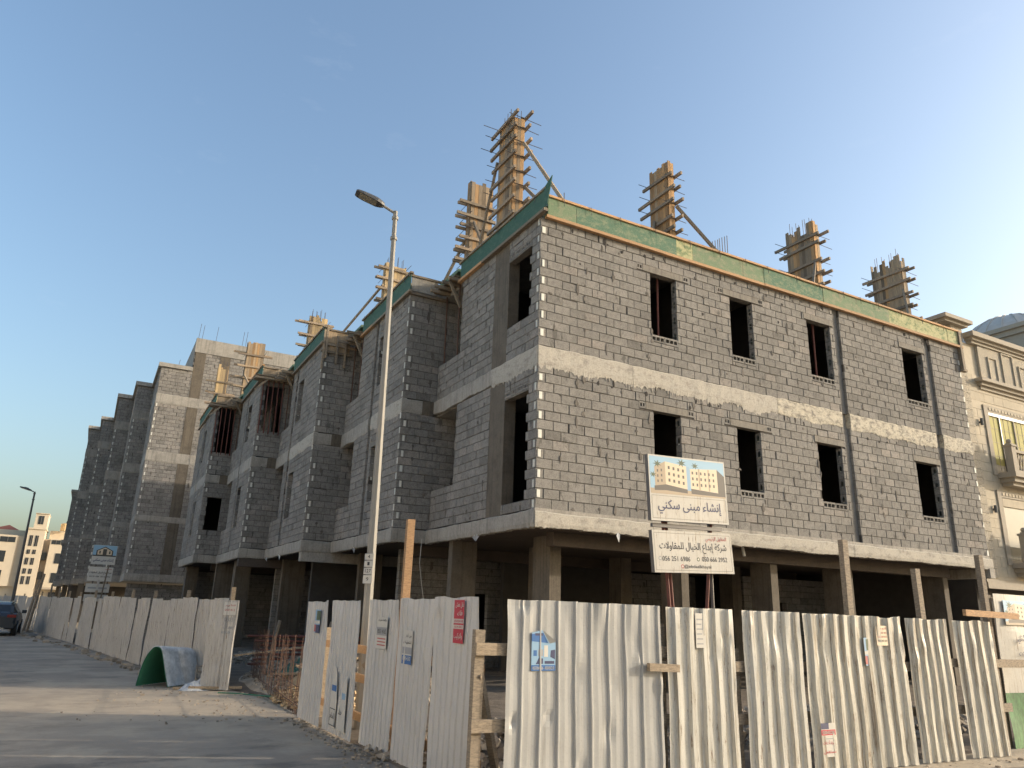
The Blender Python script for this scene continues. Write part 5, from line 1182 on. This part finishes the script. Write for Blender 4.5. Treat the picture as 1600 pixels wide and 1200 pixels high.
# ------------------------------------------------------------------ parked car
car=thing('parked_car',(-11.2,30,0),'dark grey car parked at the left edge beyond the long fence','car')
cx0=-11.22; yb=28.0
def carsec(y,hw,zb,zs_,zr,rw):  # body half-width, bottom, shoulder, roof, roof half-width
    return [(-hw*.92,zb),(-hw,zb+.25),(-hw,zs_-.12),(-hw*.96,zs_),(-rw,zr-.06),(-rw*.8,zr),(rw*.8,zr),(rw,zr-.06),(hw*.96,zs_),(hw,zs_-.12),(hw,zb+.25),(hw*.92,zb)]
secs=[(0,.80,.42,.80,.84,.72),(.06,.88,.36,.93,.97,.76),(.22,.91,.32,.98,1.05,.74),(.5,.92,.28,1.0,1.34,.68),(.85,.92,.28,1.0,1.44,.66),(1.6,.92,.24,.99,1.47,.67),(2.5,.92,.24,.97,1.44,.66),(3.0,.92,.24,.95,1.24,.68),(3.35,.92,.26,.93,1.0,.74),(4.0,.90,.28,.86,.90,.7),(4.4,.84,.34,.74,.77,.62),(4.52,.72,.42,.62,.64,.5)]
b=MB()
for s in secs:
    for (x,z) in carsec(*s): b.v.append((cx0+x,yb+s[0],z))
n=12
for k in range(len(secs)-1):
    for i in range(n):
        j=(i+1)%n; b.f.append((k*n+i,k*n+n+i,k*n+n+j,k*n+j)); 
        glass=(2<=k<=7 and i in (3,7)) or (k in (2,) and i in (4,5,6)) or (k in (6,7) and i in(4,5,6)); b.m.append(1 if glass else 0)
b.f.append(tuple(range(n))); b.m.append(0); b.f.append(tuple((len(secs)-1)*n+i for i in reversed(range(n)))); b.m.append(0)
b.build('body',[m_carbody,m_glassdk],car)
for y in (.85,3.6):
    for s in (-1,1):
        x=cx0+s*.84; b=MB(); b.cyl((x-.11,yb+y,.33),(x+.11,yb+y,.33),.33,k=20); wh=b.build('wheel',m_tyre,car)
        b=MB(); b.cyl((x+s*.105,yb+y,.33),(x+s*.12,yb+y,.33),.21,k=14); b.build('rim',m_chrome,wh)
for s in (-1,1):
    b=MB(); b.box(cx0+s*.70-.17,cx0+s*.70+.17,yb-.02,yb+.1,.80,.92); b.build('tail_light',m_taillight,car)
    b=MB(); b.box(cx0+s*1.0-.1,cx0+s*1.0+.1,yb+2.75,yb+2.9,.95,1.1); b.build('wing_mirror',m_carbody,car)
    b=MB(); b.beam((cx0+s*.58,yb+.8,1.49),(cx0+s*.58,yb+2.4,1.48),.05,.05); b.build('roof_rail',m_chrome,car)
b=MB(); b.box(cx0-.26,cx0+.26,yb-.015,yb+.02,.58,.70); b.build('number_plate',m_white,car)
b=MB(); b.box(cx0-.84,cx0+.84,yb-.06,yb+.1,.34,.56); b.build('rear_bumper',m_carbody,car)
b=MB(); b.box(cx0-.5,cx0+.5,yb-.07,yb+.0,.30,.36); b.build('bumper_trim',m_chrome,car)

# ------------------------------------------------------------------ curled sheet on the road edge
ct=thing('curled_sheet',(-6.1,4.6,0),'curled corrugated metal sheet, green inside, lying by the end of the long fence','metal sheet')
b=MB(); N_=40; Lr=14; ax=Vector((.62,.78,0)).normalized(); cr=Vector((.78,-.62,0))
base=Vector((-6.62,4.55,0))
prof=[]
for i in range(N_+1):
    t=i/N_
    if t<.45: a=math.pi*(1.0-.72*(t/.45)); r=.36; c0=(.36,.44); pt=(c0[0]+r*math.cos(a),c0[1]+r*math.sin(a)) if t>.0 else (0,.44)
    prof.append(t)
def pf(t):
    pts=[(-.04,.02),(.0,.3),(.07,.55),(.19,.74),(.33,.78),(.42,.70),(.5,.48),(.58,.24),(.66,.03)]
    f=t*(len(pts)-1); i=min(int(f),len(pts)-2); g=f-i; P0=pts[max(i-1,0)];P1=pts[i];P2=pts[i+1];P3=pts[min(i+2,len(pts)-1)]
    cr_=lambda a,b_,c,d:.5*((2*b_)+(-a+c)*g+(2*a-5*b_+4*c-d)*g*g+(-a+3*b_-3*c+d)*g**3)
    return cr_(P0[0],P1[0],P2[0],P3[0]),cr_(P0[1],P1[1],P2[1],P3[1])
for off in (0,.012):
    for j in range(Lr*4+1):
        s_=j/(Lr*4)
        for i in range(N_+1):
            x,z=pf(i/N_); rb=.016*math.sin(j*math.pi/2); xa,za=pf(max(0,i/N_-.02)); xb_,zb_=pf(min(1,i/N_+.02)); tl_=math.hypot(xb_-xa,zb_-za); nx_,nz_=-(zb_-za)/tl_,(xb_-xa)/tl_; x+=nx_*rb; rb*=nz_
            sq=1-.10*s_; pnt=base+cr*(x*1.05)*(1+.1*s_)+ax*(s_*1.15)+Vector((0,0,max(.005,z*sq+rb-off*1.0)))+(cr*off if i<N_*.4 else -cr*off)
            b.v.append(tuple(pnt))
st=N_+1; half=(Lr*4+1)*st
for o2,mi in ((0,0),(half,1)):
    for j in range(Lr*4):
        for i in range(N_): q=o2+j*st+i; b.f.append((q,q+1,q+st+1,q+st)); b.m.append(mi)
b.build('sheet',[m_zinc,m_greenpaint],ct)
# hollow block, bag and planks beside it
hb=MB(); u3=Vector((.85,.2,0)).normalized(); 
o3=(-5.62,3.95); n3=(-.23,-.97)
t=thing('hollow_block',(-5.55,3.95,0),'hollow concrete block standing on end beside the curled sheet','block')
for (z0,z1) in ((.02,.06),(.155,.19),(.285,.32),(.40,.44)): hb.ubox(o3,(u3.x,u3.y),n3,0,.2,z0,z1,-.17,0)
for (a,c) in ((0,.035),(.165,.2)): hb.ubox(o3,(u3.x,u3.y),n3,a,c,.02,.44,-.168,.002)
hb.build('shell',m_conc,t)
def heap(name,cx,cy,rx,ry,h,mat,label,cat,seed,k=26,fr=6.,kind=None,z0=.0):
    b=MB()
    for j in range(k+1):
        for i in range(k+1):
            u_,v_=2*i/k-1,2*j/k-1; rr=math.sqrt(u_*u_+v_*v_); e=max(0,1-rr)**.7
            nz=noise.noise(Vector((u_*fr*.5+seed,v_*fr*.5,1)))*.5+noise.noise(Vector((u_*fr*1.5,v_*fr*1.5+seed,4)))*.35
            b.v.append((cx+u_*rx,cy+v_*ry,z0+e*h*(.75+nz)))
    for j in range(k):
        for i in range(k): q=j*(k+1)+i; b.f.append((q,q+1,q+k+2,q+k+1)); b.m.append(0)
    o=b.build(name,mat); tag(o,label,cat,kind=kind); return o
heap('plastic_film',-5.55,3.75,.38,.28,.24,m_plastic,'crumpled clear plastic sheeting on the ground by the curled sheet','plastic film',3)
for i,(x,y,l,a,lab) in enumerate(((-6.0,3.75,.8,.3,'short plank lying in front of the curled sheet'),(-5.75,3.6,1.0,-.25,'longer plank lying before the plastic sheeting'))):
    b=MB(); b.beam((x,y,.03+.03*i),(x+l*math.cos(a),y+l*math.sin(a),.035+.03*i),.12,.04); tag(b.build('plank',m_plank),lab,'plank')

# ------------------------------------------------------------------ rebar mats, rubble and stacked props in the yard
rm=thing('rebar_mat',(-4.5,1,0),'rusty upright rebar mat closing the gap between the two fences','rebar mat')
random.seed(44)
def mesh_line(p,q,n,h,hz):
    p=Vector(p);q=Vector(q)
    for i in range(n):
        c=p+(q-p)*((i+random.uniform(-.3,.3))/n); hh=h*random.uniform(.88,1.08)
        b=MB(); b.cyl((c.x,c.y,0),(c.x+random.uniform(-.05,.05),c.y+random.uniform(-.05,.05),hh),.0055,k=5); b.build('upright_bar',m_rust,rm)
    for z_ in hz:
        b=MB(); b.cyl((p.x-.02,p.y,z_),(q.x-.02,q.y,z_+random.uniform(-.05,.05)),.007,k=5); b.build('cross_bar',m_rust,rm)
mesh_line((-4.62,-.8,0),(-4.25,5.4,0),44,1.12,(.15,.42,.75))
def rubble(name,cx,cy,rx,ry,h,n,mat,seed,smin,smax,label=None):
    random.seed(seed); b=MB()
    for i in range(n):
        a=random.random()*2*math.pi; r=math.sqrt(random.random()); x,y=cx+rx*r*math.cos(a),cy+ry*r*math.sin(a); z=h*(1-r*r)*random.uniform(.7,1.05)+.02
        s=random.uniform(smin,smax); rot=Matrix.Rotation(random.random()*6.3,3,Vector((random.random()-.5,random.random()-.5,random.random()+.2)).normalized())
        n0=len(b.v); dm=Vector((s*random.uniform(.5,1.4),s*random.uniform(.4,1.),s*random.uniform(.3,.8)))
        for (sx,sy,sz) in ((-1,-1,-1),(1,-1,-1),(1,1,-1),(-1,1,-1),(-1,-1,1),(1,-1,1),(1,1,1),(-1,1,1)):
            v=rot@Vector((sx*dm.x*random.uniform(.6,1),sy*dm.y*random.uniform(.6,1),sz*dm.z*random.uniform(.6,1))); b.v.append((x+v.x,y+v.y,max(.005,z+v.z)))
        for q in ((0,3,2,1),(4,5,6,7),(0,1,5,4),(1,2,6,5),(2,3,7,6),(3,0,4,7)): b.f.append(tuple(n0+k for k in q)); b.m.append(0)
    o=b.build(name,mat); o['kind']='stuff'
    if label:o['label']=label
    return o
heap('earth_mound',-2.3,4.2,2.3,4.4,.6,m_dirt,'brown earth mound in the yard behind the rebar mat','earth mound',8,k=40,z0=.0)
rubble('rubble',-2.3,4.2,2.2,4.4,.62,3800,m_rubble,1,.012,.07,'broken rubble spread over the yard mound')
rubble('rubble',-3.75,1.0,.85,1.9,.26,1500,m_rubbleO,2,.010,.05,'ochre rubble just behind the rebar mat')
rubble('rubble',-2.2,-4.2,2.4,1.8,.25,1800,m_rubble,3,.012,.07,'rubble behind the front fence')
rubble('rubble',3,-4.2,4.5,1.5,.28,1400,m_rubble,4,.02,.09,'rubble in front of the facade columns')
rubble('rubble',-1.2,11.5,2.6,4.6,.35,1900,m_rubble,6,.015,.09,'debris strewn under the stepped bays')
random.seed(77); b=MB()
for i in range(900):
    if i<420: y=random.uniform(-6.4,-.8); x=-4.62-abs(random.gauss(0,.16))
    elif i<720: y=random.uniform(-1,4.5); x=random.gauss(-5.4,.9)
    else: x=random.uniform(-4.3,6); y=-7.0-abs(random.gauss(0,.18))
    q=random.uniform(.004,.018)*(1.8 if random.random()<.08 else 1); b.box(x-q,x+q*random.uniform(.5,1.2),y-q,y+q*random.uniform(.6,1.4),.001,q*random.uniform(.6,1.5))
tag(b.build('gravel',m_rubble),kind='stuff',label='loose grit along the fence foot and in the gap')
random.seed(12)
b=MB()
for i in range(120):
    y=random.uniform(5.5,36); x=fxl(y)-.15-random.random()*.7*(1.3 if y>20 else .6); s=random.uniform(.02,.09)*(1.4 if y>20 else 1)
    b.box(x-s,x+s*random.random(),y-s,y+s*random.uniform(.5,2),0.002,s*random.uniform(.3,1.1))
tag(b.build('litter',m_rubble),kind='stuff',label='dirt and litter along the foot of the long fence')
# loose timbers on the mound
tl=['thin grey lath lying far back on the mound','bent board halfway up the mound','dark batten poking up at the far end of the mound','weathered plank along the left foot of the mound','split timber crossing the middle of the mound','short grey offcut near the prop stack','grey timber lying across the yard mound','tilted board sticking out of the yard mound','short batten on the yard mound near the rebar mat','long batten lying behind the rebar mat','broken board propped on the mound','pale batten at the foot of the mound','thin lath on top of the mound','dark plank at the back of the mound']
for i,lab in enumerate(tl):
    x,y=-3.8+random.random()*2.4,.8+random.random()*5.5; a=random.random()*3; l=random.uniform(.7,1.9); z=.35+random.random()*.3
    b=MB(); b.beam((x-l/2*math.cos(a),y-l/2*math.sin(a),z+random.uniform(-.1,.1)),(x+l/2*math.cos(a),y+l/2*math.sin(a),z+random.uniform(-.1,.2)),.1,.035); tag(b.build('loose_timber',random.choice((m_timber,m_plank,m_yoke))),lab,'timber','loose timbers on the yard mound')
heap('safety_net',-3.4,3.7,.6,.5,.4,m_net,'bunched green safety net on the yard mound','net',5,z0=.3)
heap('cement_bag',-4.1,-.35,.22,.2,.26,m_plastic,'white plastic bag at the foot of the rebar mat','bag',6,k=14)
heap('cardboard',-3.9,1.9,.3,.35,.3,m_rubbleO,'crumpled ochre cardboard behind the rebar mat','cardboard',9,k=12,z0=.25)
random.seed(4)
for i in range(14):
    z=.25+(i//2)*.11; x=-2.6+(i%2)*.12; y=7.2
    b=MB(); b.cyl((x-1.3+random.uniform(-.2,.2),y+random.uniform(-.05,.05)-.12*(i%2),z),(x+1.3+random.uniform(-.2,.2),y+.25-.12*(i%2),z+random.uniform(-.02,.02)),.03,k=7); tag(b.build('steel_prop',m_redprop),'red steel prop lying in the stack under the building','steel prop','stacked red props under the building')
for (x,y,lab) in ((-3.6,7.0,'left upright of the red prop stack'),(-2.3,6.8,'leaning grey timber against the red prop stack')):
    b=MB(); b.beam((x,y,0),(x+.25,y+.1,1.3),.06,.06); tag(b.build('timber_stake',m_timber),lab,'timber')
# thin cable loops on the ground and a hanging wire
b=MB(); pts=[Vector((-5.3+.35*i,2.9-.33*i+.12*math.sin(i*1.7),.02)) for i in range(9)]
for a,c in zip(pts,pts[1:]): b.cyl(a,c,.012,k=5)
tag(b.build('cable',m_greenpaint),'thin green cable trailing across the gap in the fence','cable')
b=MB(); pts=[(-.6,4.6,3.4),(-.62,4.6,2.8),(-.55,4.6,2.4),(-.45,4.6,1.9)]
for a,c in zip(pts,pts[1:]): b.cyl(a,c,.007,k=5)
tag(b.build('hanging_wire',m_white),'thin wire hanging below the slab left of the corner','wire')
